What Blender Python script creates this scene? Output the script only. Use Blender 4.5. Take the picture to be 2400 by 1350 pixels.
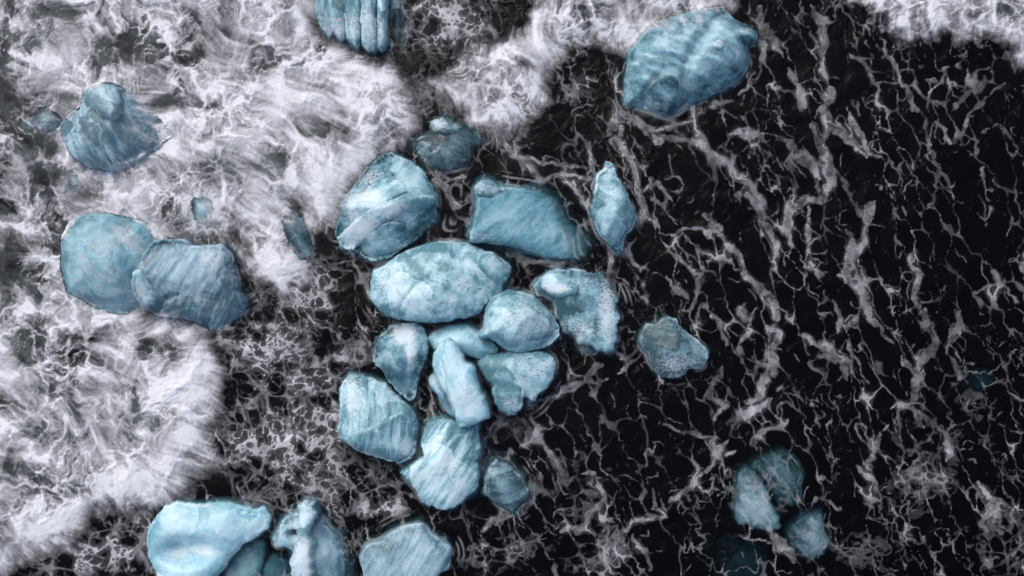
import bpy, math, random
import numpy as np
from mathutils import Vector
from mathutils.geometry import delaunay_2d_cdt

# ------------------------------------------------------------------ camera, sky, sun, exposure
for o in list(bpy.data.objects):
    bpy.data.objects.remove(o, do_unlink=True)
scene = bpy.context.scene
COL = scene.collection
CAM_H = 40.0
FRAME_W = 24.0
cam_d = bpy.data.cameras.new('camera')
cam_d.sensor_width = 36.0
cam_d.lens = 36.0 * CAM_H / FRAME_W
cam_d.clip_end = 3000.0
cam = bpy.data.objects.new('camera', cam_d)
cam.location = (0, 0, CAM_H)
COL.objects.link(cam)
scene.camera = cam

SUN_EL, SUN_AZ = math.radians(52), math.radians(125)     # azimuth of the sun, counter-clockwise from +X
world = bpy.data.worlds.new('World')
scene.world = world
world.use_nodes = True
wn = world.node_tree
sky = wn.nodes.new('ShaderNodeTexSky')
sky.sky_type = 'NISHITA'
sky.sun_disc = False
sky.sun_elevation = SUN_EL
sky.sun_rotation = math.pi / 2 - SUN_AZ
sky.air_density = 1.0
sky.dust_density = 3.5
sky.ozone_density = 1.0
bg = wn.nodes['Background']
wn.links.new(sky.outputs[0], bg.inputs[0])
bg.inputs[1].default_value = 0.095
sun_d = bpy.data.lights.new('sun', 'SUN')
sun_d.energy = 1.2
sun_d.angle = math.radians(50)
sun_d.color = (1.0, 0.98, 0.95)
sun = bpy.data.objects.new('sun', sun_d)
sv = Vector((math.cos(SUN_EL) * math.cos(SUN_AZ), math.cos(SUN_EL) * math.sin(SUN_AZ), math.sin(SUN_EL)))
sun.rotation_euler = sv.to_track_quat('Z', 'Y').to_euler()
sun.location = sv * 60
COL.objects.link(sun)
scene.render.engine = 'CYCLES'
scene.view_settings.view_transform = 'Standard'
scene.view_settings.look = 'None'
scene.view_settings.exposure = 0.54
scene.view_settings.gamma = 1.0
scene.view_settings.use_curve_mapping = False

# ------------------------------------------------------------------ numpy noise tools
f4 = np.float32


def P(px, py):
    return (px - 1200.0) / 100.0, (675.0 - py) / 100.0


def gnoise(x, y, seed):
    r = np.random.RandomState(seed)
    a = r.rand(256, 256).astype(f4) * f4(2 * np.pi)
    gx, gy = np.cos(a), np.sin(a)
    xf, yf = np.floor(x), np.floor(y)
    u, v = (x - xf).astype(f4), (y - yf).astype(f4)
    i, j = xf.astype(np.int32) & 255, yf.astype(np.int32) & 255
    i1, j1 = (i + 1) & 255, (j + 1) & 255
    su, sw = u * u * u * (u * (u * 6 - 15) + 10), v * v * v * (v * (v * 6 - 15) + 10)
    n00 = gx[i, j] * u + gy[i, j] * v
    n10 = gx[i1, j] * (u - 1) + gy[i1, j] * v
    n01 = gx[i, j1] * u + gy[i, j1] * (v - 1)
    n11 = gx[i1, j1] * (u - 1) + gy[i1, j1] * (v - 1)
    a0 = n00 + su * (n10 - n00)
    a1 = n01 + su * (n11 - n01)
    return (a0 + sw * (a1 - a0)) * f4(1.5)


def fbm(x, y, octv, seed, gain=0.5):
    t = 0; amp = 1.0; s = 0
    for k in range(octv):
        t = t + amp * gnoise(x * (2.03 ** k) + 17.3 * k, y * (2.03 ** k) - 9.1 * k, seed + k)
        s += amp; amp *= gain
    return t / s


def ridged(x, y, octv, seed, gain=0.55):
    t = 0; amp = 1.0; s = 0
    for k in range(octv):
        n = 1 - np.abs(gnoise(x * (2.1 ** k) + 7.7 * k, y * (2.1 ** k) + 3.3 * k, seed + k)) * 1.6
        t = t + amp * np.clip(n, 0, 1) ** 2
        s += amp; amp *= gain
    return t / s


def voronoi(x, y, seed):
    r = np.random.RandomState(seed)
    ox, oy = r.rand(128, 128).astype(f4), r.rand(128, 128).astype(f4)
    xf, yf = np.floor(x).astype(np.int32), np.floor(y).astype(np.int32)
    u, v = (x - xf).astype(f4), (y - yf).astype(f4)
    f1 = np.full(x.shape, 9, f4); f2 = f1.copy()
    for di in (-1, 0, 1):
        for dj in (-1, 0, 1):
            ii, jj = (xf + di) & 127, (yf + dj) & 127
            d = np.sqrt((ox[ii, jj] + di - u) ** 2 + (oy[ii, jj] + dj - v) ** 2)
            f2 = np.minimum(f2, np.maximum(f1, d))
            f1 = np.minimum(f1, d)
    return f1, f2


def sstep(a, b, x):
    t = np.clip((x - a) / (b - a), 0, 1)
    return t * t * (3 - 2 * t)


def poly_sd(X, Y, pts):
    """signed distance, positive inside"""
    pts = np.asarray(pts, float)
    d2 = np.full(X.shape, 1e9, f4)
    ins = np.zeros(X.shape, bool)
    n = len(pts)
    for k in range(n):
        x0, y0 = pts[k]; x1, y1 = pts[(k + 1) % n]
        ex, ey = x1 - x0, y1 - y0
        L = ex * ex + ey * ey + 1e-12
        t = np.clip(((X - x0) * ex + (Y - y0) * ey) / L, 0, 1)
        d2 = np.minimum(d2, (X - x0 - t * ex) ** 2 + (Y - y0 - t * ey) ** 2)
        if abs(ey) > 1e-12:
            c = ((y0 > Y) != (y1 > Y)) & (X < x0 + (Y - y0) * ex / ey)
            ins ^= c
    d = np.sqrt(d2)
    return np.where(ins, d, -d)


# ------------------------------------------------------------------ materials
def new_mat(name):
    m = bpy.data.materials.new(name)
    m.use_nodes = True
    nt = m.node_tree
    for n in list(nt.nodes):
        if n.type != 'OUTPUT_MATERIAL':
            nt.nodes.remove(n)
    return m, nt, next(n for n in nt.nodes if n.type == 'OUTPUT_MATERIAL')


class NB:
    def __init__(s, nt):
        s.nt = nt

    def n(s, t, **kw):
        nd = s.nt.nodes.new(t)
        for k, v in kw.items():
            setattr(nd, k, v)
        return nd

    def set(s, sock, v):
        if hasattr(v, 'is_output'):
            s.nt.links.new(v, sock)
        else:
            sock.default_value = v

    def math(s, op, a, b=0.0, clamp=False):
        nd = s.n('ShaderNodeMath', operation=op, use_clamp=clamp)
        s.set(nd.inputs[0], a); s.set(nd.inputs[1], b)
        return nd.outputs[0]

    def mix(s, fac, a, b):
        nd = s.n('ShaderNodeMix', data_type='RGBA')
        s.set(nd.inputs[0], fac); s.set(nd.inputs[6], a); s.set(nd.inputs[7], b)
        return nd.outputs[2]

    def attr(s, name):
        return s.n('ShaderNodeAttribute', attribute_name=name).outputs['Fac']

    def noise(s, vec, scale, detail=4, rough=0.55, dist=0.0):
        nd = s.n('ShaderNodeTexNoise')
        s.set(nd.inputs['Vector'], vec)
        nd.inputs['Scale'].default_value = scale
        nd.inputs['Detail'].default_value = detail
        nd.inputs['Roughness'].default_value = rough
        nd.inputs['Distortion'].default_value = dist
        return nd.outputs[0]

    def ss(s, a, b, x):
        nd = s.n('ShaderNodeMapRange', interpolation_type='SMOOTHSTEP')
        s.set(nd.inputs[0], x)
        nd.inputs[1].default_value = a; nd.inputs[2].default_value = b
        return nd.outputs[0]


def c4(c):
    return (c[0], c[1], c[2], 1.0)


WHITE = (0.68, 0.76, 0.81)


def ice_material(light, mid, dark, direction=0.0, streak=0.5, contrast=1.0, frost_gain=1.0, sss=0.6, cloud=2.0, facet=0.55):
    m, nt, out = new_mat('ice')
    b = NB(nt)
    tc = b.n('ShaderNodeTexCoord').outputs['Object']
    oi = b.n('ShaderNodeObjectInfo').outputs['Location']
    mp = b.n('ShaderNodeMapping')
    add = b.n('ShaderNodeVectorMath', operation='ADD')
    nt.links.new(tc, add.inputs[0]); nt.links.new(oi, add.inputs[1])
    co = add.outputs[0]
    nt.links.new(co, mp.inputs[0])
    mp.vector_type = 'TEXTURE'
    mp.inputs['Rotation'].default_value = (0, 0, math.radians(direction))
    mp.inputs['Scale'].default_value = (3.6, 0.5, 1.2)
    n_str = b.noise(mp.outputs[0], 3.0, 7, 0.62, 0.25)
    mp2 = b.n('ShaderNodeMapping'); mp2.vector_type = 'TEXTURE'
    nt.links.new(co, mp2.inputs[0])
    mp2.inputs['Rotation'].default_value = (0, 0, math.radians(direction + 4))
    mp2.inputs['Scale'].default_value = (2.2, 0.3, 1.0)
    n_str2 = b.noise(mp2.outputs[0], 7.0, 5, 0.6, 0.1)
    n_cl = b.noise(co, cloud, 9, 0.6, 0.4)
    n_fine = b.noise(co, 16.0, 8, 0.72, 0.2)
    n_gr = b.noise(co, 48.0, 4, 0.7)
    frost, speck, rim, clear = b.attr('frost'), b.attr('speck'), b.attr('rim'), b.attr('clear')
    # tone
    t = b.math('ADD', b.math('MULTIPLY', n_cl, 1 - streak), b.math('MULTIPLY', n_str, streak))
    t = b.math('ADD', t, b.math('MULTIPLY', b.math('SUBTRACT', n_fine, 0.5), 0.30))
    t = b.math('ADD', t, b.math('MULTIPLY', b.math('SUBTRACT', n_str2, 0.5), 0.30 * streak))
    t = b.math('ADD', b.math('MULTIPLY', b.math('SUBTRACT', t, 0.5), 3.1 * contrast), 0.5)
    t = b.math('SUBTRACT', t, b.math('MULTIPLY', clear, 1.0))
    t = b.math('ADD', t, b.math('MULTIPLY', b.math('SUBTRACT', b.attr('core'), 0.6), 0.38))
    vf = b.n('ShaderNodeTexVoronoi', feature='F1')
    wv0 = b.n('ShaderNodeVectorMath', operation='MULTIPLY_ADD')
    nz0 = b.n('ShaderNodeTexNoise'); nt.links.new(co, nz0.inputs['Vector']); nz0.inputs['Scale'].default_value = 2.2; nz0.inputs['Detail'].default_value = 5
    nt.links.new(nz0.outputs['Color'], wv0.inputs[0]); wv0.inputs[1].default_value = (0.5, 0.5, 0.5); nt.links.new(co, wv0.inputs[2])
    nt.links.new(wv0.outputs[0], vf.inputs['Vector']); vf.inputs['Scale'].default_value = 1.15
    sx = b.n('ShaderNodeSeparateColor'); nt.links.new(vf.outputs['Color'], sx.inputs[0])
    t = b.math('ADD', t, b.math('MULTIPLY', b.math('SUBTRACT', sx.outputs[0], 0.5), facet))
    ramp = b.n('ShaderNodeValToRGB')
    nt.links.new(t, ramp.inputs[0])
    e = ramp.color_ramp.elements
    e[0].position = 0.05; e[0].color = c4(dark)
    e[1].position = 0.95; e[1].color = c4(light)
    k = e.new(0.48); k.color = c4(mid)
    col = ramp.outputs[0]
    fm = b.math('ADD', b.math('MULTIPLY', frost, 1.5 * frost_gain), b.math('MULTIPLY', b.math('SUBTRACT', n_fine, 0.5), 1.6))
    fm = b.math('ADD', fm, b.math('MULTIPLY', b.math('SUBTRACT', n_gr, 0.5), 0.6))
    fm = b.math('MULTIPLY', b.math('MULTIPLY', b.ss(0.25, 0.95, fm), b.ss(0.02, 0.22, frost)), 0.85)
    col = b.mix(fm, col, c4(WHITE))
    rm = b.math('MULTIPLY', rim, b.ss(0.42, 0.60, n_cl))
    col = b.mix(b.math('MULTIPLY', rm, 0.6), col, c4(WHITE))
    # hairline cracks
    vo = b.n('ShaderNodeTexVoronoi', feature='DISTANCE_TO_EDGE')
    wv = b.n('ShaderNodeVectorMath', operation='MULTIPLY_ADD')
    nz = b.n('ShaderNodeTexNoise'); nt.links.new(co, nz.inputs['Vector']); nz.inputs['Scale'].default_value = 1.6
    nt.links.new(nz.outputs['Color'], wv.inputs[0]); wv.inputs[1].default_value = (0.9, 0.9, 0.9)
    nt.links.new(co, wv.inputs[2])
    nt.links.new(wv.outputs[0], vo.inputs['Vector']); vo.inputs['Scale'].default_value = 1.1
    ck = b.math('MULTIPLY', b.ss(0.014, 0.0, vo.outputs['Distance']), b.ss(0.45, 0.65, n_cl))
    col = b.mix(b.math('MULTIPLY', ck, 0.5), col, c4([0.5 * (x + y) for x, y in zip(light, WHITE)]))
    # trapped grit
    mp3 = b.n('ShaderNodeMapping'); mp3.vector_type = 'TEXTURE'
    nt.links.new(co, mp3.inputs[0])
    mp3.inputs['Rotation'].default_value = (0, 0, math.radians(direction if streak > 0.3 else 12))
    mp3.inputs['Scale'].default_value = (1.7, 0.8, 1.0)
    n_sp = b.noise(mp3.outputs[0], 15.0, 3, 0.65)
    sp = b.math('MULTIPLY', b.ss(0.60, 0.66, n_sp), b.ss(0.15, 0.6, b.math('ADD', speck, b.math('MULTIPLY', b.math('SUBTRACT', n_cl, 0.5), 1.2))))
    sp = b.math('MULTIPLY', sp, b.ss(0.02, 0.3, speck))
    col = b.mix(b.math('MULTIPLY', sp, 0.9), col, (0.012, 0.017, 0.02, 1))
    bs = b.n('ShaderNodeBsdfPrincipled')
    nt.links.new(col, bs.inputs['Base Color'])
    bs.inputs['IOR'].default_value = 1.31
    b.set(bs.inputs['Roughness'], b.math('ADD', 0.14, b.math('MULTIPLY', fm, 0.5)))
    bs.inputs['Subsurface Weight'].default_value = sss
    bs.inputs['Subsurface Radius'].default_value = (0.5, 0.9, 1.0)
    bs.inputs['Subsurface Scale'].default_value = 0.16
    hgt = b.math('ADD', b.math('MULTIPLY', n_fine, 0.55), b.math('MULTIPLY', n_str2, 0.8 * streak))
    hgt = b.math('ADD', hgt, b.math('MULTIPLY', n_gr, 0.25))
    bp = b.n('ShaderNodeBump')
    bp.inputs['Strength'].default_value = 0.22
    bp.inputs['Distance'].default_value = 0.04
    nt.links.new(hgt, bp.inputs['Height'])
    nt.links.new(bp.outputs[0], bs.inputs['Normal'])
    nt.links.new(bs.outputs[0], out.inputs['Surface'])
    return m


def water_material():
    m, nt, out = new_mat('sea_water')
    b = NB(nt)
    tc = b.n('ShaderNodeTexCoord').outputs['Object']
    n1 = b.noise(tc, 2.5, 6, 0.6, 0.5)
    bp = b.n('ShaderNodeBump'); bp.inputs['Strength'].default_value = 0.5; bp.inputs['Distance'].default_value = 0.08
    nt.links.new(n1, bp.inputs['Height'])
    tr = b.n('ShaderNodeBsdfTransparent')
    gl = b.n('ShaderNodeBsdfGlossy'); gl.inputs['Roughness'].default_value = 0.16
    nt.links.new(bp.outputs[0], gl.inputs['Normal'])
    fr = b.n('ShaderNodeFresnel'); fr.inputs['IOR'].default_value = 1.33
    nt.links.new(bp.outputs[0], fr.inputs['Normal'])
    mx = b.n('ShaderNodeMixShader')
    nt.links.new(b.math('MULTIPLY', fr.outputs[0], 0.75), mx.inputs[0])
    nt.links.new(tr.outputs[0], mx.inputs[1]); nt.links.new(gl.outputs[0], mx.inputs[2])
    nt.links.new(mx.outputs[0], out.inputs['Surface'])
    va = b.n('ShaderNodeVolumeAbsorption')
    va.inputs['Color'].default_value = (0.40, 0.56, 0.585, 1)
    va.inputs['Density'].default_value = 4.2
    nt.links.new(va.outputs[0], out.inputs['Volume'])
    return m


def foam_material():
    m, nt, out = new_mat('sea_foam')
    b = NB(nt)
    tc = b.n('ShaderNodeTexCoord').outputs['Object']
    al, tint = b.attr('foam_amount'), b.attr('aerated')
    n1 = b.noise(tc, 22.0, 6, 0.7, 0.3)
    n2 = b.noise(tc, 70.0, 3, 0.7)
    d = b.math('ADD', b.math('SUBTRACT', n1, 0.5), b.math('MULTIPLY', b.math('SUBTRACT', n2, 0.5), 0.7))
    amp = b.math('MULTIPLY', b.math('MULTIPLY', al, b.math('SUBTRACT', 1.25, al)), 0.85)
    a = b.math('ADD', al, b.math('MULTIPLY', d, amp), clamp=True)
    fac = b.math('MAXIMUM', a, tint)
    col = b.mix(b.ss(0.0, 0.9, b.math('DIVIDE', a, b.math('ADD', fac, 0.001))), (0.26, 0.295, 0.30, 1), (0.78, 0.775, 0.815, 1))
    df = b.n('ShaderNodeBsdfDiffuse')
    nt.links.new(col, df.inputs['Color'])
    tr = b.n('ShaderNodeBsdfTransparent')
    mx = b.n('ShaderNodeMixShader')
    nt.links.new(fac, mx.inputs[0]); nt.links.new(tr.outputs[0], mx.inputs[1]); nt.links.new(df.outputs[0], mx.inputs[2])
    nt.links.new(mx.outputs[0], out.inputs['Surface'])
    return m


def sand_material():
    m, nt, out = new_mat('black_sand')
    b = NB(nt)
    tc = b.n('ShaderNodeTexCoord').outputs['Object']
    n1 = b.noise(tc, 0.8, 6, 0.6)
    n2 = b.noise(tc, 60.0, 3, 0.7)
    col = b.mix(b.math('ADD', b.math('MULTIPLY', n1, 0.6), b.math('MULTIPLY', n2, 0.4)), (0.010, 0.010, 0.012, 1), (0.045, 0.043, 0.046, 1))
    bs = b.n('ShaderNodeBsdfPrincipled')
    nt.links.new(col, bs.inputs['Base Color'])
    bs.inputs['Roughness'].default_value = 0.75
    nt.links.new(bs.outputs[0], out.inputs['Surface'])
    return m


# ------------------------------------------------------------------ mesh helpers
def mesh_from(name, co, loops, totals, mats, smooth=True, attrs=None):
    me = bpy.data.meshes.new(name)
    co = np.asarray(co, f4)
    me.vertices.add(len(co)); me.vertices.foreach_set('co', co.ravel())
    loops = np.asarray(loops, np.int32); totals = np.asarray(totals, np.int32)
    me.loops.add(len(loops)); me.loops.foreach_set('vertex_index', loops)
    me.polygons.add(len(totals))
    starts = np.concatenate([[0], np.cumsum(totals)[:-1]]).astype(np.int32)
    me.polygons.foreach_set('loop_start', starts)
    if smooth:
        me.polygons.foreach_set('use_smooth', np.ones(len(totals), bool))
    me.update(calc_edges=True)
    for k, v in (attrs or {}).items():
        a = me.attributes.new(k, 'FLOAT', 'POINT')
        a.data.foreach_set('value', np.asarray(v, f4))
    me.materials.append(mats)
    return me


def link(name, me, parent=None, loc=(0, 0, 0)):
    o = bpy.data.objects.new(name, me)
    COL.objects.link(o)
    o.location = loc
    if parent is not None:
        o.parent = parent
    return o


SEABED = -1.5

# ------------------------------------------------------------------ ice descriptions
# colours: (light, mid, dark)
PAL = {
    'bright': ((0.58, 0.73, 0.79), (0.31, 0.51, 0.58), (0.11, 0.25, 0.30)),
    'glow':   ((0.61, 0.78, 0.84), (0.43, 0.66, 0.74), (0.24, 0.46, 0.54)),
    'teal':   ((0.40, 0.57, 0.64), (0.165, 0.32, 0.385), (0.045, 0.11, 0.14)),
    'deep':   ((0.24, 0.46, 0.54), (0.12, 0.30, 0.38), (0.05, 0.14, 0.19)),
    'aqua':   ((0.36, 0.56, 0.63), (0.17, 0.365, 0.435), (0.07, 0.19, 0.24)),
    'grey':   ((0.34, 0.47, 0.52), (0.18, 0.30, 0.35), (0.05, 0.10, 0.12)),
    'clear':  ((0.24, 0.33, 0.37), (0.08, 0.14, 0.165), (0.02, 0.04, 0.05)),
    'pale':   ((0.46, 0.60, 0.67), (0.25, 0.39, 0.46), (0.09, 0.17, 0.21)),
}
# piece: name, outline px, palette, z (edge height), h (crown height), r (edge roundness, m), tilt (gx,gy), dir, streak, frost blobs, speck blobs, options
ICE = []


def ice(label, pieces):
    ICE.append((label, pieces))


def pc(name, pts, pal, z=0.05, h=0.5, r=0.35, tilt=(0, 0), d=0, s=0.3, fr=(), sp=(), cl=(), **kw):
    return dict(name=name, pts=pts, pal=pal, z=z, h=h, r=r, tilt=tilt, d=d, s=s, fr=fr, sp=sp, cl=cl, **kw)


ice('pale blue ice block with upright flutes, cut by the top edge of the picture', [
    pc('body', [(737, -60), (737, 30), (752, 62), (772, 90), (790, 78), (800, 60), (805, -60)], 'teal', z=-0.05, h=0.3, r=0.25, d=90, s=0.8),
    pc('flute', [(796, -60), (775, 40), (780, 70), (800, 95), (812, 80), (822, 20), (822, -60)], 'pale', z=0.3, h=0.2, r=0.12, d=90, s=0.8, fr=[(800, 90, 25, 30, .5)]),
    pc('flute', [(812, -60), (808, 60), (815, 95), (838, 118), (850, 100), (856, 20), (856, -60)], 'bright', z=0.35, h=0.25, r=0.14, d=90, s=0.8, fr=[(832, 70, 22, 45, .45)]),
    pc('flute', [(852, -60), (846, 60), (853, 110), (868, 124), (885, 118), (890, 80), (884, 20), (884, -60)], 'bright', z=0.42, h=0.25, r=0.14, d=90, s=0.8, fr=[(866, 70, 25, 55, .55)]),
    pc('flute', [(880, -60), (884, 60), (883, 112), (895, 122), (908, 115), (910, 60), (905, -60)], 'bright', z=0.36, h=0.22, r=0.12, d=90, s=0.7, fr=[(896, 85, 18, 45, .5)]),
    pc('side_shard', [(908, -60), (914, 60), (930, 100), (950, 104), (960, 70), (945, 20), (935, -60)], 'clear', z=-0.12, h=0.15, r=0.2, d=80, s=0.7),
])
ice('blue-grey ice block with a dark dirt band, half under surf at upper left', [
    pc('body', [(150, 305), (160, 283), (192, 258), (203, 228), (245, 202), (298, 212), (330, 245), (378, 282), (408, 318), (378, 350), (330, 378), (262, 404), (215, 397), (178, 372), (160, 335)], 'pale', z=0.1, h=0.5, r=0.4, tilt=(-0.12, 0.0), d=-62, s=0.75, cl=[(235, 320, 28, 60, .9), (330, 330, 70, 40, .5)]),
    pc('upper_block', [(200, 212), (245, 194), (275, 200), (300, 215), (302, 262), (285, 290), (250, 275), (228, 258), (212, 250), (204, 232)], 'pale', rel=True, z=0.35, h=0.4, r=0.25, d=-60, s=0.35, facets=.3),
])
ice('dim submerged ice lump at the far left beside the dirt-banded block', [
    pc('ice_block', [(88, 262), (110, 248), (140, 262), (152, 285), (140, 310), (108, 316), (85, 305), (60, 312), (45, 295), (60, 275)], 'clear', z=-0.16, h=0.2, r=0.3)])
ice('small dark teal ice lump just below the dirt-banded block', [
    pc('ice_block', [(155, 405), (180, 390), (205, 398), (203, 425), (185, 452), (160, 455), (150, 430)], 'clear', z=-0.16, h=0.18, r=0.3)])
ice('smooth rounded turquoise ice dome with thin foam streaming over it', [
    pc('ice_block', [(146, 570), (163, 526), (196, 505), (248, 499), (300, 508), (345, 522), (362, 560), (372, 600), (362, 645), (345, 690), (335, 720), (300, 738), (240, 728), (192, 702), (160, 682), (147, 640)], 'aqua', z=0.0, h=0.75, r=1.0, tilt=(-0.06, 0.03), d=-35, s=0.2, facets=.25, smooth=True, dome=True, fr=[(165, 545, 22, 45, .35)])])
ice('steeply striped ice block tilting into dark water below the plume of surf', [
    pc('body', [(326, 665), (331, 640), (346, 610), (366, 583), (376, 566), (402, 560), (448, 563), (466, 576), (520, 574), (546, 598), (556, 640), (566, 680), (582, 705), (578, 740), (540, 768), (490, 781), (450, 752), (400, 746), (365, 735), (345, 720), (330, 692)], 'pale', z=0.08, h=0.6, r=0.4, tilt=(-0.34, 0.38), d=62, s=0.9, facets=.35, grooves=[([(372, 660), (395, 690), (412, 702)], 4, .10), ([(366, 735), (400, 700), (432, 690)], 5, .12), ([(480, 775), (500, 725), (520, 700)], 6, .14)], fr=[(352, 670, 22, 30, .55), (500, 610, 30, 30, .4)], cl=[(530, 720, 60, 50, .8), (470, 745, 50, 25, .5)]),
    pc('pale_ledge', [(327, 668), (334, 640), (350, 632), (368, 655), (388, 690), (378, 715), (352, 722), (332, 700)], 'bright', rel=True, z=0.45, h=0.2, r=0.15, d=62, s=0.3, fr=[(350, 680, 30, 30, .4)]),
])
ice('faint blue rounded ice lump half drowned in surf, above the striped block', [
    pc('ice_block', [(441, 492), (452, 462), (478, 443), (505, 446), (520, 468), (518, 500), (505, 530), (480, 548), (455, 538), (444, 515)], 'grey', z=-0.12, h=0.22, r=0.4, tilt=(-0.12, 0.0), d=-40, s=0.3, dome=True, flare=.16)])
ice('dark teal ice lump at the front of the surf plume, left of the ridged block', [
    pc('ice_block', [(655, 500), (672, 484), (700, 500), (722, 535), (735, 578), (724, 610), (700, 606), (682, 580), (664, 545)], 'clear', z=-0.10, h=0.22, r=0.3, d=-55, s=0.4, flare=.16)])
ice('large teal ice block crossed by a frosted white ridge, against the surf edge', [
    pc('body', [(791, 520), (797, 480), (818, 452), (850, 402), (882, 370), (920, 357), (962, 376), (996, 406), (1016, 440), (1027, 466), (1027, 502), (1008, 532), (972, 566), (958, 582), (910, 606), (860, 612), (838, 592), (800, 580), (790, 552)], 'teal', z=0.0, h=0.75, r=0.7, d=38, s=0.35, facets=.5, tilt=(0, -0.03),
       fr=[(850, 480, 60, 45, .5), (870, 420, 40, 30, .4)], cl=[(830, 390, 40, 30, .4)]),
    pc('shelf', [(838, 490), (868, 440), (905, 418), (930, 417), (950, 435), (962, 455), (925, 475), (890, 500), (850, 515)], 'bright', rel=True, z=0.62, h=0.14, r=0.2, d=38, s=0.4, fr=[(870, 470, 40, 30, .5)]),
    pc('frosted_ridge', [(792, 560), (818, 532), (850, 505), (890, 482), (930, 470), (985, 462), (1020, 460), (1028, 482), (990, 494), (950, 505), (905, 530), (865, 562), (830, 590), (800, 582)], 'bright', rel=True, z=0.40, h=0.2, r=0.3, d=32, s=0.5, fr=[(850, 540, 60, 35, .65), (920, 495, 60, 25, .5)], cl=[(900, 520, 25, 12, .6), (985, 485, 25, 15, .4)]),
    pc('lower_slab', [(852, 556), (880, 540), (915, 522), (942, 522), (962, 538), (967, 556), (955, 576), (915, 596), (872, 606), (850, 590)], 'teal', rel=True, z=0.3, h=0.18, r=0.2, d=30, s=0.4),
])
ice('clear glassy ice block with swirls, awash above the ridged block', [
    pc('body', [(972, 325), (1002, 312), (1011, 282), (1040, 270), (1062, 284), (1092, 294), (1122, 312), (1133, 336), (1110, 352), (1100, 385), (1072, 398), (1040, 401), (1002, 390), (978, 362), (966, 340)], 'clear', z=-0.06, h=0.28, r=0.35, d=-20, s=0.35, flare=.18, fr=[(1035, 295, 25, 18, .5)]),
    pc('upper_slab', [(1012, 284), (1040, 274), (1062, 288), (1085, 300), (1068, 312), (1045, 318), (1018, 312)], 'grey', rel=True, z=0.12, h=0.1, r=0.12, fr=[(1030, 292, 25, 18, .5)]),
])
ice('wide teal ice slab with faint diagonal stripes, its right end sinking into black water', [
    pc('body', [(1112, 440), (1130, 425), (1152, 424), (1178, 438), (1222, 440), (1265, 446), (1308, 464), (1328, 492), (1340, 520), (1378, 540), (1394, 570), (1372, 602), (1340, 612), (1282, 604), (1240, 590), (1182, 576), (1140, 571), (1104, 566), (1107, 530), (1116, 482)], 'aqua', z=0.02, h=0.32, r=0.3, tilt=(-0.46, -0.16), d=38, s=0.55, smooth=True, flare=.18, fr=[(1130, 560, 40, 15, .35), (1200, 590, 40, 8, .3)]),
    pc('pale_knob', [(1114, 448), (1126, 426), (1146, 425), (1158, 438), (1186, 441), (1180, 453), (1162, 455), (1152, 468), (1130, 470), (1117, 462)], 'pale', rel=True, z=0.42, h=0.03, r=0.1, rag=1.5, fr=[(1136, 446, 25, 18, .3)]),
])
ice('narrow upright teal ice shard with a pointed top, right of the wide slab', [
    pc('ice_block', [(1416, 398), (1422, 382), (1436, 388), (1446, 410), (1460, 436), (1476, 470), (1491, 510), (1485, 530), (1466, 548), (1461, 576), (1454, 598), (1440, 592), (1425, 570), (1406, 555), (1393, 530), (1385, 500), (1388, 468), (1395, 430), (1400, 405)], 'teal', z=0.08, h=0.55, r=0.4, tilt=(-0.05, 0), d=78, s=0.3, facets=.5, fr=[(1420, 400, 14, 18, .45), (1432, 470, 25, 40, .3)])])
ice('largest pale oval ice block, mottled white with rows of black grit', [
    pc('body', [(878, 632), (905, 619), (940, 592), (985, 575), (1012, 568), (1050, 565), (1082, 567), (1120, 578), (1162, 594), (1190, 615), (1198, 636), (1186, 664), (1178, 686), (1150, 706), (1126, 735), (1090, 745), (1050, 754), (990, 757), (942, 750), (906, 744), (882, 720), (868, 690), (872, 660)], 'bright', z=0.15, h=0.75, r=0.6, d=10, s=0.1, facets=.35, contrast=1.0, cloudscale=3.2, grooves=[([(938, 722), (962, 690), (985, 662), (1012, 650)], 3, .05), ([(1120, 600), (1128, 630), (1148, 655)], 4, .07)],
       fr=[(915, 660, 35, 40, .4), (1060, 640, 120, 40, .22), (1000, 720, 90, 25, .25)], sp=[(1040, 712, 26, 4, .9), (1040, 655, 140, 30, .42), (1130, 668, 40, 14, .6), (1090, 680, 80, 14, .5)]),
    pc('lobe', [(1124, 605), (1140, 596), (1165, 600), (1188, 618), (1198, 638), (1190, 655), (1170, 665), (1150, 655), (1135, 640), (1124, 625)], 'bright', rel=True, z=0.42, h=0.2, r=0.18, fr=[(1155, 615, 25, 20, .4)]),
])
ice('pale ice slab with ragged right edge, beside the white-patched round block', [
    pc('body', [(1243, 668), (1262, 648), (1280, 638), (1305, 632), (1345, 629), (1385, 640), (1410, 640), (1421, 656), (1432, 680), (1447, 698), (1445, 716), (1452, 740), (1443, 765), (1445, 790), (1438, 820), (1421, 832), (1400, 826), (1380, 808), (1360, 803), (1340, 790), (1316, 776), (1305, 742), (1290, 705), (1262, 688)], 'teal', z=0.12, h=0.35, r=0.3, d=88, s=0.3, tilt=(0.05, -0.03), facets=.3,
       fr=[(1420, 730, 25, 90, .5), (1360, 770, 50, 40, .4), (1380, 660, 40, 15, .3)], cl=[(1280, 690, 30, 25, .4), (1335, 725, 30, 10, .5), (1394, 772, 8, 18, .9), (1348, 694, 6, 6, 1.)], rag=1.6),
    pc('frosted_shelf', [(1266, 655), (1290, 640), (1325, 645), (1355, 665), (1350, 690), (1310, 701), (1285, 690), (1268, 675)], 'bright', rel=True, z=0.42, h=0.1, r=0.15, fr=[(1300, 675, 30, 12, .8)]),
    pc('submerged_foot', [(1340, 785), (1375, 800), (1396, 822), (1385, 832), (1365, 828), (1348, 808)], 'clear', z=-0.15, h=0.1, r=0.12, fr=[(1370, 812, 15, 10, .4)]),
])
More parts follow.
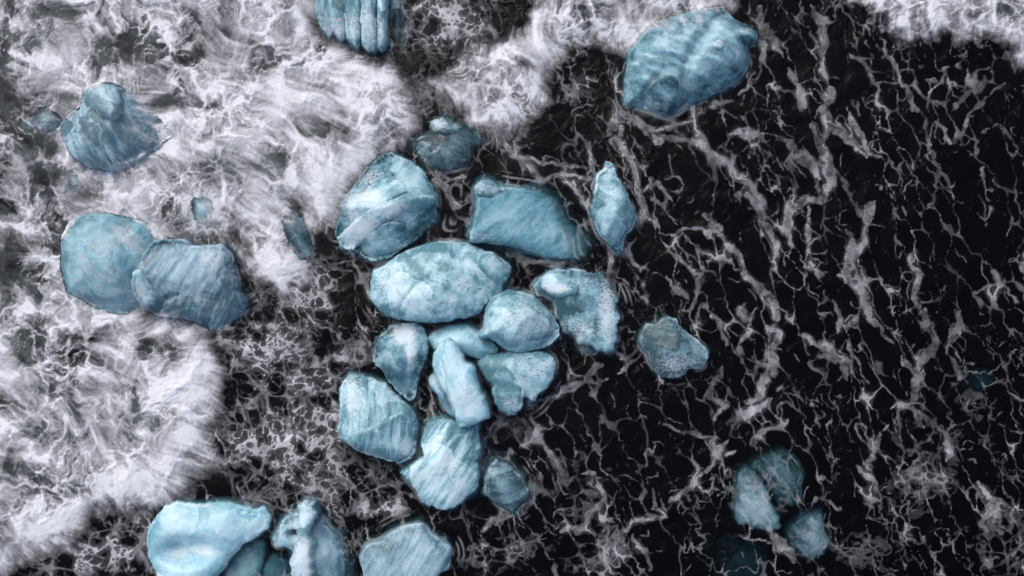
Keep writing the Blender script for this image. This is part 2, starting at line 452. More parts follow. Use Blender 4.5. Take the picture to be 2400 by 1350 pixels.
ice('elongated glowing cyan ice block lying behind the tall white shard', [
    pc('ice_block', [(1003, 800), (1008, 785), (1030, 770), (1056, 758), (1090, 758), (1116, 768), (1145, 790), (1169, 816), (1160, 836), (1130, 843), (1108, 836), (1085, 832), (1050, 836), (1020, 822)], 'glow', z=0.2, h=0.45, r=0.4, d=-35, s=0.2, smooth=True, dome=True)])
ice('rounded ice block with a large white frosted patch, on top of the ragged slab', [
    pc('ice_block', [(1140, 712), (1160, 688), (1190, 680), (1220, 684), (1250, 695), (1280, 720), (1300, 745), (1309, 766), (1308, 788), (1290, 806), (1265, 816), (1225, 825), (1190, 823), (1175, 812), (1160, 799), (1145, 796), (1118, 790), (1130, 765), (1135, 736)], 'bright', z=0.45, h=0.6, r=0.5, d=20, s=0.1, facets=.4, dome=True, fr=[(1230, 750, 70, 50, .42), (1275, 770, 40, 25, .4)])])
ice('tall bright white-cyan ice shard standing in the middle of the cluster', [
    pc('low_flank', [(1005, 884), (1018, 871), (1032, 890), (1050, 925), (1068, 955), (1082, 985), (1060, 978), (1040, 955), (1022, 925), (1008, 905)], 'teal', z=0.15, h=0.25, r=0.2, d=-60, s=0.3),
    pc('left_facet', [(1018, 832), (1030, 806), (1046, 790), (1060, 800), (1072, 870), (1085, 960), (1080, 994), (1068, 968), (1050, 930), (1030, 890), (1020, 860)], 'glow', z=0.65, h=0.25, r=0.2, d=-75, s=0.3),
    pc('body', [(1046, 792), (1060, 789), (1075, 803), (1082, 822), (1096, 842), (1114, 855), (1119, 875), (1126, 902), (1140, 922), (1148, 950), (1150, 976), (1112, 988), (1079, 998), (1064, 955), (1052, 915), (1045, 870), (1040, 830)], 'glow', z=0.85, h=0.35, r=0.22, d=-72, s=0.25, facets=.3, tilt=(0, 0.06), fr=[(1100, 930, 40, 55, .45), (1058, 815, 18, 25, .35)]),
])
ice('ice block peppered with black specks, with a rounded knob at its lower end', [
    pc('body', [(1120, 846), (1140, 831), (1178, 825), (1222, 820), (1262, 818), (1285, 828), (1303, 846), (1300, 872), (1286, 900), (1262, 928), (1252, 938), (1225, 928), (1200, 925), (1170, 918), (1152, 905), (1140, 893), (1127, 873)], 'bright', z=0.3, h=0.35, r=0.3, d=15, s=0.1, sp=[(1240, 860, 55, 35, .75), (1170, 850, 60, 40, .35)], fr=[(1250, 870, 50, 40, .25), (1215, 890, 40, 30, .25)], cl=[(1150, 860, 35, 35, .35)]),
    pc('knob', [(1152, 912), (1160, 893), (1185, 884), (1215, 892), (1232, 912), (1226, 935), (1222, 955), (1208, 970), (1188, 972), (1170, 961), (1163, 942), (1160, 925)], 'bright', z=0.50, h=0.14, r=0.2, rag=1.3, tilt=(0, 0.12), fr=[(1198, 942, 24, 22, .45)]),
    pc('lower_foot', [(1224, 922), (1255, 925), (1254, 945), (1245, 962), (1232, 950)], 'clear', z=-0.05, h=0.2, r=0.15),
])
ice('dark teal ice block with a lilac-white crust, left of the tall shard', [
    pc('body', [(890, 787), (914, 765), (940, 757), (975, 755), (998, 768), (1004, 790), (1008, 816), (1000, 850), (986, 872), (980, 902), (974, 930), (960, 940), (940, 922), (915, 900), (900, 872), (882, 852), (877, 835), (881, 812)], 'teal', z=0.2, h=0.55, r=0.45, d=70, s=0.25, facets=.6, grooves=[([(885, 835), (910, 815), (930, 800), (960, 835), (950, 880), (962, 930)], 5, .10)], fr=[(950, 780, 30, 25, .75), (968, 825, 14, 40, .7)], cl=[(910, 865, 35, 30, .45), (985, 850, 15, 40, .4)], sp=[(917, 811, 8, 5, .6)]),
])
ice('broad ice block with upright white streaks and a crack, left in the cluster', [
    pc('body', [(799, 918), (808, 892), (822, 878), (842, 875), (870, 885), (905, 896), (932, 920), (956, 945), (975, 972), (982, 1010), (980, 1050), (964, 1072), (935, 1085), (900, 1074), (860, 1064), (822, 1046), (802, 1022), (793, 1000), (797, 952)], 'bright', z=0.2, h=0.5, r=0.4, d=86, s=0.75, facets=.3, fr=[(835, 930, 25, 60, .5), (960, 1050, 22, 28, .5)], cl=[(925, 960, 40, 40, .3)]),
    pc('lower_facet', [(812, 1022), (850, 1003), (900, 982), (948, 958), (968, 975), (975, 1010), (972, 1050), (958, 1066), (935, 1077), (900, 1066), (862, 1056), (828, 1040)], 'bright', rel=True, z=0.62, h=0.10, r=0.2, d=84, s=0.8, fr=[(955, 1045, 22, 28, .6)]),
])
ice('ice block with strong diagonal white streaks at the bottom of the cluster', [
    pc('ice_block', [(985, 1030), (992, 1003), (1010, 985), (1040, 978), (1080, 985), (1114, 985), (1122, 1000), (1125, 1040), (1124, 1090), (1120, 1138), (1096, 1164), (1070, 1185), (1040, 1192), (1005, 1185), (988, 1170), (980, 1150), (960, 1130), (942, 1106), (960, 1086), (990, 1066)], 'bright', z=0.15, h=0.5, r=0.4, d=55, s=0.95, contrast=1.2, flare=.14, facets=.3, fr=[(1055, 1090, 30, 40, .45), (1075, 1130, 25, 25, .35)], sp=[(1060, 1030, 40, 30, .4), (1100, 1100, 20, 50, .3)])])
ice('small dim ice block with a pointed foot, right of the diagonally streaked one', [
    pc('ice_block', [(1140, 1105), (1150, 1085), (1162, 1074), (1182, 1082), (1210, 1105), (1226, 1126), (1240, 1152), (1236, 1170), (1216, 1190), (1200, 1206), (1176, 1190), (1150, 1166), (1135, 1150)], 'grey', z=0.02, h=0.35, r=0.3, d=12, s=0.6, tilt=(-0.05, 0.30), flare=.22, facets=.4)])
ice('lone grey-teal ice block with a speckled lower half, right of the cluster', [
    pc('ice_block', [(1494, 802), (1500, 780), (1513, 757), (1540, 756), (1560, 742), (1582, 748), (1600, 770), (1626, 792), (1655, 815), (1658, 832), (1645, 860), (1615, 866), (1592, 884), (1562, 886), (1536, 870), (1520, 846), (1514, 824)], 'grey', z=0.08, h=0.35, r=0.3, d=-12, s=0.45, tilt=(0.0, 0.10), facets=.4, fr=[(1580, 850, 60, 30, .42)], cl=[(1560, 800, 40, 12, .3), (1570, 880, 50, 15, .4)])])
ice('big scalloped teal ice block near the top right, surf washing its upper edge', [
    pc('body', [(1463, 245), (1462, 200), (1468, 160), (1474, 122), (1500, 85), (1522, 62), (1560, 45), (1602, 30), (1650, 18), (1700, 24), (1726, 48), (1758, 64), (1776, 82), (1770, 106), (1756, 112), (1758, 150), (1745, 176), (1716, 200), (1690, 218), (1655, 232), (1625, 246), (1592, 266), (1556, 276), (1524, 262), (1492, 254)], 'teal', z=-0.05, h=0.85, r=0.8, d=-28, s=0.35, tilt=(0.0, 0.04), scallop=.075, smooth=True, dome=True, grooves=[([(1705, 25), (1660, 70), (1632, 105), (1602, 150), (1597, 200), (1606, 252)], 13, .24), ([(1505, 250), (1512, 212), (1535, 188)], 8, .16), ([(1468, 150), (1530, 138), (1600, 152)], 7, .07), ([(1700, 105), (1735, 135), (1752, 165)], 7, .08), ([(1520, 70), (1570, 110), (1600, 150)], 8, .08)], fr=[(1740, 80, 20, 12, .5), (1672, 118, 8, 8, .9)]),
    pc('chip', [(1660, 110), (1674, 106), (1686, 114), (1682, 126), (1674, 133), (1664, 122)], 'pale', rel=True, h=0.04, r=0.1, fr=[(1673, 118, 20, 20, .25)]),
    pc('lower_lobe', [(1510, 215), (1528, 195), (1556, 185), (1582, 196), (1592, 222), (1588, 252), (1560, 272), (1532, 262), (1514, 244)], 'teal', rel=True, z=0.3, h=0.22, r=0.3, d=-40, s=0.3),
])
ice('sunken ice block at lower right, half dark striped and half pale', [
    pc('striped_slab', [(1752, 1108), (1772, 1086), (1802, 1068), (1832, 1058), (1868, 1070), (1884, 1096), (1893, 1112), (1886, 1150), (1884, 1176), (1862, 1192), (1835, 1186), (1815, 1160), (1800, 1130), (1780, 1110)], 'grey', z=-0.36, h=0.16, r=0.2, d=-55, s=0.95, fr=[(1880, 1130, 10, 40, .4)]),
    pc('pale_slab', [(1732, 1112), (1752, 1098), (1772, 1108), (1790, 1140), (1806, 1172), (1822, 1208), (1832, 1238), (1808, 1248), (1780, 1240), (1758, 1230), (1735, 1232), (1726, 1200), (1732, 1150)], 'pale', z=-0.19, h=0.14, r=0.25, d=-60, s=0.4, fr=[(1785, 1190, 30, 50, .35)]),
])
ice('small sunken ice lump just below the half-striped block', [
    pc('ice_block', [(1852, 1252), (1868, 1232), (1900, 1208), (1930, 1204), (1942, 1240), (1950, 1278), (1936, 1304), (1910, 1316), (1886, 1304), (1866, 1278)], 'pale', z=-0.34, h=0.22, r=0.3, d=-50, s=0.4, fr=[(1895, 1260, 25, 20, .4)])])
ice('almost black ice hulk deep under water at the bottom edge, right of centre', [
    pc('ice_block', [(1684, 1285), (1710, 1268), (1760, 1272), (1806, 1282), (1812, 1320), (1806, 1400), (1690, 1400), (1682, 1330)], 'clear', z=-0.8, h=0.2, r=0.3)])
ice('faint pale ice lump deep under the foam veins near the right edge', [
    pc('ice_block', [(2300, 885), (2318, 864), (2345, 870), (2356, 895), (2342, 922), (2312, 925), (2298, 908)], 'grey', z=-0.95, h=0.22, r=0.3)])
ice('large smooth cyan ice block at lower left with foam caught in its hollow', [
    pc('body', [(346, 1262), (358, 1230), (372, 1210), (386, 1188), (415, 1174), (440, 1180), (510, 1179), (560, 1184), (592, 1196), (620, 1190), (635, 1212), (627, 1238), (600, 1256), (562, 1280), (532, 1320), (512, 1350), (500, 1420), (365, 1420), (372, 1345), (350, 1300)], 'glow', z=0.1, h=0.42, r=0.5, d=-15, s=0.3, facets=.25, contrast=0.8, hollow=(445, 1285, 55, 28, .55), fr=[(580, 1225, 45, 22, .3), (478, 1284, 30, 12, .9), (420, 1296, 30, 16, .6)]),
    pc('submerged_skirt', [(560, 1282), (600, 1262), (618, 1280), (612, 1320), (590, 1420), (500, 1420), (520, 1345), (540, 1310)], 'aqua', z=-0.25, h=0.15, r=0.2),
])
ice('deep sunken teal ice between the cyan block and the spined one at the bottom edge', [
    pc('ice_block', [(610, 1322), (640, 1305), (672, 1318), (690, 1345), (700, 1420), (600, 1420)], 'deep', z=-0.45, h=0.2, r=0.3)])
ice('jagged blue ice block with a frosted white spine and a hole, at the bottom edge', [
    pc('body', [(640, 1265), (646, 1240), (662, 1220), (684, 1204), (708, 1198), (745, 1210), (762, 1218), (780, 1240), (800, 1268), (808, 1300), (812, 1340), (818, 1420), (700, 1420), (688, 1330), (686, 1290), (672, 1280), (650, 1277)], 'pale', z=-0.02, h=0.4, r=0.3, d=-80, s=0.35, tilt=(-0.10, 0), hollow=(690, 1247, 11, 7, .6), rag=1.4, flare=.18),
    pc('frosted_spine', [(705, 1180), (718, 1169), (744, 1172), (750, 1198), (738, 1225), (734, 1245), (745, 1262), (743, 1300), (746, 1345), (740, 1420), (694, 1420), (685, 1330), (692, 1285), (700, 1262), (706, 1225)], 'bright', z=0.45, h=0.35, r=0.2, d=85, s=0.2, rag=1.6, fr=[(722, 1200, 22, 30, .5), (718, 1300, 25, 60, .7)]),
])
ice('flat blue ice slab with soft slanting streaks, at the bottom edge below the cluster', [
    pc('ice_block', [(845, 1302), (860, 1276), (890, 1266), (920, 1242), (960, 1227), (990, 1227), (1016, 1250), (1054, 1276), (1059, 1296), (1050, 1330), (1028, 1350), (1010, 1420), (870, 1420), (850, 1335)], 'pale', z=0.1, h=0.35, r=0.3, d=60, s=0.6, smooth=True, facets=.3)])


# ------------------------------------------------------------------ ice builder
def blob_sum(X, Y, blobs):
    t = np.zeros(np.shape(X), f4)
    for (bx, by, rx, ry, st) in blobs:
        x0, y0 = P(bx, by)
        q = ((X - x0) / (rx / 100)) ** 2 + ((Y - y0) / (ry / 100)) ** 2
        t = np.maximum(t, st * np.exp(-q * 0.75))
    return t


def outline(p, seed):
    pts = np.array([P(*q) for q in p['pts']], float)
    n = len(pts)
    sm_ = 0.75 if p.get('smooth') else 0.35
    out = []
    for k in range(n):                                   # centripetal-ish Catmull-Rom, kept fairly tight
        p0, p1, p2, p3 = pts[k - 1], pts[k], pts[(k + 1) % n], pts[(k + 2) % n]
        L = np.linalg.norm(p2 - p1)
        m = max(2, int(L / 0.045))
        for i in range(m):
            t = i / m
            a = 0.5 * ((2 * p1) + (-p0 + p2) * t + (2 * p0 - 5 * p1 + 4 * p2 - p3) * t * t + (-p0 + 3 * p1 - 3 * p2 + p3) * t ** 3)
            lin = p1 + (p2 - p1) * t
            out.append(sm_ * a + (1 - sm_) * lin)
    out = np.array(out)
    area = 0.5 * np.sum(out[:, 0] * np.roll(out[:, 1], -1) - np.roll(out[:, 0], -1) * out[:, 1])
    if area < 0:
        out = out[::-1].copy()
    tg = np.roll(out, -2, 0) - np.roll(out, 2, 0)
    tg /= np.linalg.norm(tg, axis=1)[:, None] + 1e-9
    nrm = np.stack([tg[:, 1], -tg[:, 0]], 1)
    rag = p.get('rag', 1.0) * (0.5 if p.get('smooth') else 1.0)
    w = fbm(out[:, 0] * 2.6, out[:, 1] * 2.6, 4, seed + 3, 0.7)
    out = out + nrm * (w * 0.085 * rag)[:, None]
    return out, nrm


def top_height(p, seed, c, X, Y, d, base=None):
    r = p['r']
    u = np.clip(d / r, 0, 1); ue = np.clip(d / 0.055, 0, 1)
    dome = 0.75 if p.get('dome') else 0.22
    prof = (1 - dome) * np.sqrt(np.clip(1 - (1 - ue) ** 2, 0, 1)) + dome * u * (2 - u)
    if base is not None:                                 # a piece standing proud of its block's own top
        pb, sb_, ob, cb = base
        zb_ = top_height(pb, sb_, cb, X, Y, np.maximum(poly_sd(X, Y, ob), 0))
        return zb_ + 0.015 + p['h'] * 0.6 * prof + 0.02 * fbm(X * 3, Y * 3, 3, seed + 11) * np.clip(d / 0.12, 0, 1)
    z = p['z'] + p['h'] * prof
    z = z + p['tilt'][0] * (X - c[0]) + p['tilt'][1] * (Y - c[1])
    rs = np.random.RandomState(seed)
    fac = (p.get('facets', 0.3) * 1.6 + 0.25) * p['h'] * (0.5 if p.get('smooth') else 1.0)
    size = p['size']
    fz = np.full(np.shape(X), 9.0, f4)
    for k in range(9):                                   # broken faces
        a = rs.rand() * 6.283; g = 0.2 + 1.1 * rs.rand()
        off = rs.rand() * 0.25
        fz = np.minimum(fz, off - g * ((X - c[0]) * math.cos(a) + (Y - c[1]) * math.sin(a)) / size + 0.25)
    fz = np.clip(fz, -0.9, 0.35)
    w = np.clip(d / 0.07, 0, 1)
    z = z + fac * fz * w
    a = math.radians(p['d'])
    U = (X * math.cos(a) + Y * math.sin(a)); V = (-X * math.sin(a) + Y * math.cos(a))
    soft = 0.35 if p.get('smooth') else 1.0
    z = z + w * soft * (0.04 * fbm(X * 1.1, Y * 1.1, 2, seed + 11) + 0.03 * p['s'] * fbm(U * 0.6, V * 4.5, 3, seed + 21) + 0.010 * fbm(X * 6, Y * 6, 3, seed + 31))
    if not p.get('smooth'):
        f1, f2 = voronoi(X * 1.9 + 0.3 * fbm(X * 2, Y * 2, 2, seed + 41), Y * 1.9 + 0.3 * fbm(X * 2 + 9, Y * 2, 2, seed + 43), seed + 45)
        z = z - 0.012 * w * (1 - np.clip((f2 - f1) / 0.16, 0, 1))          # chipped seams
    if p.get('scallop'):
        wx = fbm(X * 0.7, Y * 0.7, 3, seed + 51)
        q = V * 2.7 + 1.3 * wx
        saw = q - np.floor(q)
        amp = 0.45 + 0.9 * np.clip(0.5 + fbm(X * 0.8 + 3, Y * 0.8, 2, seed + 57), 0, 1)
        z = z + w * p['scallop'] * amp * (np.minimum(saw / 0.75, (1 - saw) / 0.25) - 0.5)
    for (gp, gw, gd) in p.get('grooves', ()):             # melt channels and open cracks
        q = [P(*t) for t in gp]
        dm = np.full(np.shape(X), 9.0, f4)
        xw, yw = X + 0.06 * fbm(X * 2.5, Y * 2.5, 2, seed + 91), Y + 0.06 * fbm(X * 2.5 + 5, Y * 2.5, 2, seed + 93)
        for (ax, ay), (bx, by) in zip(q[:-1], q[1:]):
            ex, ey = bx - ax, by - ay
            t = np.clip(((xw - ax) * ex + (yw - ay) * ey) / (ex * ex + ey * ey), 0, 1)
            dm = np.minimum(dm, np.hypot(xw - ax - t * ex, yw - ay - t * ey))
        z = z - gd * w * np.exp(-(dm / (gw / 100)) ** 2)
    if p.get('hollow'):
        hx, hy, rx, ry, dep = p['hollow']
        x0, y0 = P(hx, hy)
        z = z - dep * np.exp(-(((X - x0) / (rx / 100)) ** 2 + ((Y - y0) / (ry / 100)) ** 2) ** 1.3)
    return z


RASTER = []       # (piece, seed, outline, centre) for draping the foam


def build_piece(p, seed, parent, origin, name, base=None):
    ol, nrm = outline(p, seed)
    c = ol.mean(0)
    p['size'] = 0.5 * max(np.ptp(ol[:, 0]), np.ptp(ol[:, 1]))
    RASTER.append((p, seed, ol, c, base))
    nb = len(ol)
    step = 0.05
    gx = np.arange(ol[:, 0].min(), ol[:, 0].max(), step)
    gy = np.arange(ol[:, 1].min(), ol[:, 1].max(), step)
    X, Y = np.meshgrid(gx, gy)
    rs = np.random.RandomState(seed + 5)
    X = (X + (rs.rand(*X.shape) - .5) * step * 0.5).ravel(); Y = (Y + (rs.rand(*Y.shape) - .5) * step * 0.5).ravel()
    d = poly_sd(X, Y, ol)
    k = d > step * 0.45
    X, Y = X[k], Y[k]
    vs = [Vector((a, b)) for a, b in ol] + [Vector((a, b)) for a, b in zip(X, Y)]
    edges = [(i, (i + 1) % nb) for i in range(nb)]
    v2, _, faces, _, _, _ = delaunay_2d_cdt(vs, edges, [list(range(nb))], 1, 1e-5)
    V2 = np.array([(v.x, v.y) for v in v2])
    if len(V2) != len(vs):
        # a boundary self-touch: snap every vertex to its nearest original ring index
        pass
    dd = np.maximum(poly_sd(V2[:, 0], V2[:, 1], ol), 0)
    dd[:nb] = 0
    Z = top_height(p, seed, c, V2[:, 0], V2[:, 1], dd, base)
    co = [np.column_stack([V2, Z])]
    loops, tot = [], []
    for f in faces:
        loops += list(f); tot.append(len(f))
    nxt = len(V2)
    zb = Z[:nb]
    fl = 0.0 if p.get('rel') else p.get('flare', 0.09)
    rings = [(0.0, None)]
    low = SEABED - 0.03
    sm = nrm.copy()
    for _ in range(4):
        sm = (np.roll(sm, 1, 0) + sm + np.roll(sm, -1, 0)) / 3
    prev = np.arange(nb)
    jit = fbm(ol[:, 0] * 2.5, ol[:, 1] * 2.5, 3, seed + 61)
    zt = np.minimum(zb, 0.10)
    specs = [(zt, 0.10), (np.minimum(zb - 0.05, -0.10), 0.45), (np.minimum(zb - 0.14, -0.28), 0.8), (np.minimum(zb - 0.28, -0.52), 1.0)]
    for (zz, fo) in specs:                                # broken flank running down past the waterline
        xy = ol + sm * ((fl * fo) * (1 + 1.1 * jit))[:, None]
        co.append(np.column_stack([xy, zz + 0.04 * jit * fo]))
        cur = nxt + np.arange(nb); nxt += nb
        for i in range(nb):
            j = (i + 1) % nb
            loops += [prev[i], cur[i], cur[j], prev[j]]; tot.append(4)
        prev = cur
    co.append(np.column_stack([ol - sm * 0.03, np.full(nb, low)]))
    cur = nxt + np.arange(nb); nxt += nb
    for i in range(nb):
        j = (i + 1) % nb
        loops += [prev[i], cur[i], cur[j], prev[j]]; tot.append(4)
    loops += list(cur[::-1]); tot.append(nb)
    co = np.vstack(co)
    Xa, Ya = co[:, 0], co[:, 1]
    da = np.zeros(len(co)); da[:len(V2)] = dd
    rim = np.exp(-(da / 0.035) ** 2) * (co[:, 2] > 0.04); rim[len(V2):] = 0
    cle = blob_sum(Xa, Ya, p['cl'])
    cle[len(V2):] = 0.55                                  # bubble-free wet flanks, colour darkened to subdue their pale lit halo
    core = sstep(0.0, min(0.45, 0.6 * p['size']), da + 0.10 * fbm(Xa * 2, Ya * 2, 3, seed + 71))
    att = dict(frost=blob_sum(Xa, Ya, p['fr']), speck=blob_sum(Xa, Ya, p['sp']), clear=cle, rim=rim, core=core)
    co = co - np.array([origin[0], origin[1], SEABED])
    pal = PAL[p['pal']]
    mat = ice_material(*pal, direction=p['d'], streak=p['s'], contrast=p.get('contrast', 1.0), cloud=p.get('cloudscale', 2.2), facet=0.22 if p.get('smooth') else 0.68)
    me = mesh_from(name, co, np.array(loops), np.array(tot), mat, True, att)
    return me, (p, seed, ol, c)


def tag(o, label=None, cat=None, group=None, kind=None):
    if label: o['label'] = label
    if cat: o['category'] = cat
    if group: o['group'] = group
    if kind: o['kind'] = kind


GROUP = 'ice blocks stranded in the surf'
for n_ice, (label, pieces) in enumerate(ICE):
    c = np.array([P(*q) for q in pieces[0]['pts']]).mean(0)
    loc = (c[0], c[1], SEABED)
    if len(pieces) == 1:
        me, _ = build_piece(pieces[0], 100 + 37 * n_ice, None, c, 'ice_block')
        o = link('ice_block', me, None, loc)
    else:
        o = link('ice_block', None, None, loc)
        body = None
        for k, p in enumerate(pieces):
            me, rec = build_piece(p, 100 + 37 * n_ice + 7 * k, o, c, p['name'], body if p.get('rel') else None)
            body = body or rec
            link(p['name'], me, o)
    tag(o, label, 'ice block', GROUP)

# ------------------------------------------------------------------ sea: the grid everything shares
STEP = 0.02
gx = np.arange(-14.0, 14.0001, STEP); gy = np.arange(-8.2, 8.2001, STEP)
NX, NY = len(gx), len(gy)
GX, GY = np.meshgrid(gx, gy)
GX = GX.astype(f4); GY = GY.astype(f4)
PX, PY = GX * 100 + 1200, 675 - GY * 100


def blur(a, s):
    """gaussian blur by FFT, s in metres"""
    pad = int(3 * s / STEP) + 1
    b = np.pad(a, pad, mode='edge')
    fy = np.fft.fftfreq(b.shape[0])[:, None]; fx = np.fft.rfftfreq(b.shape[1])[None, :]
    k = np.exp(-2 * (np.pi * s / STEP) ** 2 * (fx * fx + fy * fy))
    r = np.fft.irfft2(np.fft.rfft2(b) * k, b.shape)
    return r[pad:-pad, pad:-pad].astype(f4)


def gblobs(blobs):
    t = np.zeros(GX.shape, f4)
    for (bx, by, rx, ry, st) in blobs:
        x0, y0 = P(bx, by); rx /= 100; ry /= 100
        i0, i1 = np.searchsorted(gx, [x0 - 2.4 * rx, x0 + 2.4 * rx]); j0, j1 = np.searchsorted(gy, [y0 - 2.4 * ry, y0 + 2.4 * ry])
        if i1 <= i0 or j1 <= j0:
            continue
        s = (slice(j0, j1), slice(i0, i1))
        q = ((WXb[s] - x0) / rx) ** 2 + ((WYb[s] - y0) / ry) ** 2
        t[s] = np.maximum(t[s], st * np.exp(-q))
    return t


# domain warps
wa = fbm(GX * 0.55, GY * 0.55, 3, 501); wb = fbm(GX * 0.55 + 31, GY * 0.55, 3, 511)
wc = fbm(GX * 2.2, GY * 2.2, 4, 521); wd = fbm(GX * 2.2 + 11, GY * 2.2, 4, 531)
we = fbm(GX * 8, GY * 8, 3, 541); wf = fbm(GX * 8 + 5, GY * 8, 3, 551)
WXb = GX + 0.25 * wc + 0.06 * we; WYb = GY + 0.25 * wd + 0.06 * wf

# ---- ice heights on the grid, for contact foam and wash
ICEZ = np.full(GX.shape, -9.0, f4)
for (p, seed, ol, c, base) in RASTER:
    i0, i1 = np.searchsorted(gx, [ol[:, 0].min(), ol[:, 0].max()]); j0, j1 = np.searchsorted(gy, [ol[:, 1].min(), ol[:, 1].max()])
    if i1 <= i0 or j1 <= j0:
        continue
    s = (slice(j0, j1), slice(i0, i1))
    d = poly_sd(GX[s], GY[s], ol)
    z = top_height(p, seed, c, GX[s], GY[s], np.maximum(d, 0), base)
    ICEZ[s] = np.where(d > 0, np.maximum(ICEZ[s], z), ICEZ[s])

# ---- white-water zones
SURGE = {
    'left': [(-260, -260), (735, -260), (735, 0), (742, 60), (765, 105), (850, 130), (925, 165), (962, 225), (968, 290), (938, 330), (880, 362), (835, 410), (800, 462), (785, 530), (740, 540), (705, 480), (660, 490), (690, 545), (722, 600), (712, 655), (660, 690), (610, 655), (570, 600), (555, 560), (500, 560), (450, 555), (372, 560), (330, 640), (325, 690), (350, 740), (420, 740), (480, 770), (512, 830), (512, 930), (492, 1000), (500, 1075), (440, 1150), (400, 1185), (300, 1185), (210, 1205), (150, 1265), (50, 1312), (0, 1352), (-260, 1500)],
    'centre': [(1300, -260), (1720, -260), (1715, 10), (1640, 28), (1560, 45), (1505, 95), (1470, 118), (1400, 95), (1330, 112), (1288, 150), (1272, 230), (1232, 296), (1172, 314), (1110, 290), (1050, 250), (1025, 195), (1085, 135), (1180, 92), (1250, 60)],
    'corner': [(1985, -260), (1995, 0), (2040, 50), (2080, 88), (2130, 108), (2220, 94), (2300, 100), (2360, 122), (2420, 150), (2720, 300), (2720, -260)],
}
SD = {}
for k, pts in SURGE.items():
    w_pts = [P(*q) for q in pts]
    SD[k] = poly_sd(GX + 0.12 * wc + 0.05 * we, GY + 0.12 * wd + 0.05 * wf, w_pts)
sd_all = np.maximum(np.maximum(SD['left'], SD['centre']), SD['corner'])

# ---- flow used to comb the foam into streaks
wg_ = fbm(GX * 0.9 + 70, GY * 0.9, 2, 563); wh_ = fbm(GX * 0.9 + 90, GY * 0.9 + 4, 2, 573)
sb = blur(np.clip(sd_all, -1.5, 1.2), 0.25)
ggy, ggx = np.gradient(sb, STEP)
fx = 0.85 - 0.75 * np.clip((PX - 1000) / 400, 0, 1); fy = -0.55 - 0.45 * np.clip((PX - 900) / 400, 0, 1)
fx = fx - 0.8 * ggx + 1.3 * wa + 0.6 * wg_; fy = fy - 0.8 * ggy + 1.3 * wb + 0.6 * wh_
fn = np.sqrt(fx * fx + fy * fy) + 1e-6
fx, fy = (fx / fn).astype(f4), (fy / fn).astype(f4)


def lic(src, steps, scale=1.0):
    acc = src.copy(); wsum = 1.0
    for sgn in (1, -1):
        ix, iy = np.meshgrid(np.arange(NX, dtype=f4), np.arange(NY, dtype=f4))
        a = np.clip(ix + 0.5, 0, NX - 1).astype(np.int32); b_ = np.clip(iy + 0.5, 0, NY - 1).astype(np.int32)
        for k in range(steps):
            ix += sgn * scale * fx[b_, a]; iy += sgn * scale * fy[b_, a]
            a = np.clip(ix + 0.5, 0, NX - 1).astype(np.int32); b_ = np.clip(iy + 0.5, 0, NY - 1).astype(np.int32)
            wgt = 1 - (k + 1) / (steps + 1)
            acc += wgt * src[b_, a]; wsum += wgt
    return acc / wsum


def cells(x, y, seed, k=9.0):
    """distance-to-border measure of round-cornered cells"""
    r = np.random.RandomState(seed)
    ox, oy = r.rand(128, 128).astype(f4), r.rand(128, 128).astype(f4)
    xf, yf = np.floor(x).astype(np.int32), np.floor(y).astype(np.int32)
    u, v = (x - xf).astype(f4), (y - yf).astype(f4)
    f1 = np.full(x.shape, 9, f4)
    acc = np.zeros(x.shape, f4)
    for di in (-1, 0, 1):
        for dj in (-1, 0, 1):
            ii, jj = (xf + di) & 127, (yf + dj) & 127
            d = np.sqrt((ox[ii, jj] + di - u) ** 2 + (oy[ii, jj] + dj - v) ** 2)
            f1 = np.minimum(f1, d)
            acc += np.exp(-k * d)
    rest = np.maximum(acc - np.exp(-k * f1), 1e-9)
    return -np.log(rest) / k - f1


rs = np.random.RandomState(77)
white = blur(rs.rand(NY, NX).astype(f4) - 0.5, 0.014); white /= white.std()
st1 = lic(white, 11, 1.2); st1 /= st1.std()
mid = blur(rs.rand(NY, NX).astype(f4) - 0.5, 0.04); mid /= mid.std()
st2 = lic(mid, 16, 2.0); st2 /= st2.std()

# ---- churned texture of the white water
wg = fbm(GX * 1.1 + 70, GY * 1.1, 4, 561); wh = fbm(GX * 1.1 + 90, GY * 1.1 + 4, 4, 571)
QX = GX + 0.45 * wa + 0.42 * wg + 0.10 * wc; QY = GY + 0.45 * wb + 0.42 * wh + 0.10 * wd
lowf = fbm(GX * 0.45 + 7, GY * 0.45, 3, 641)
medf = fbm(QX * 1.2 + 2, QY * 1.2, 5, 645, 0.6)
eA = cells(QX * 1.5, QY * 1.5, 651)
eB = cells(QX * 3.1 + 0.25 * wc + 4, QY * 3.1 + 0.25 * wd, 653)
eC = cells(QX * 6.5 + 0.4 * wc + 0.12 * we, QY * 6.5 + 0.4 * wd + 0.12 * wf, 655)
webA = np.exp(-np.maximum(eA, 0) / 0.10); webB = np.exp(-np.maximum(eB, 0) / 0.11); webC = np.exp(-np.maximum(eC, 0) / 0.13)
rg = ridged(QX * 0.9, QY * 0.9, 5, 601)
rg2 = ridged(QX * 2.4 + 3, QY * 2.4, 4, 621)
wi = fbm(GX * 17, GY * 17, 3, 675, 0.6)
ampB = sstep(-0.35, 0.45, fbm(GX * 0.9 + 22, GY * 0.9, 3, 661)); ampC = sstep(-0.35, 0.45, fbm(GX * 1.2 + 44, GY * 1.2, 3, 665))

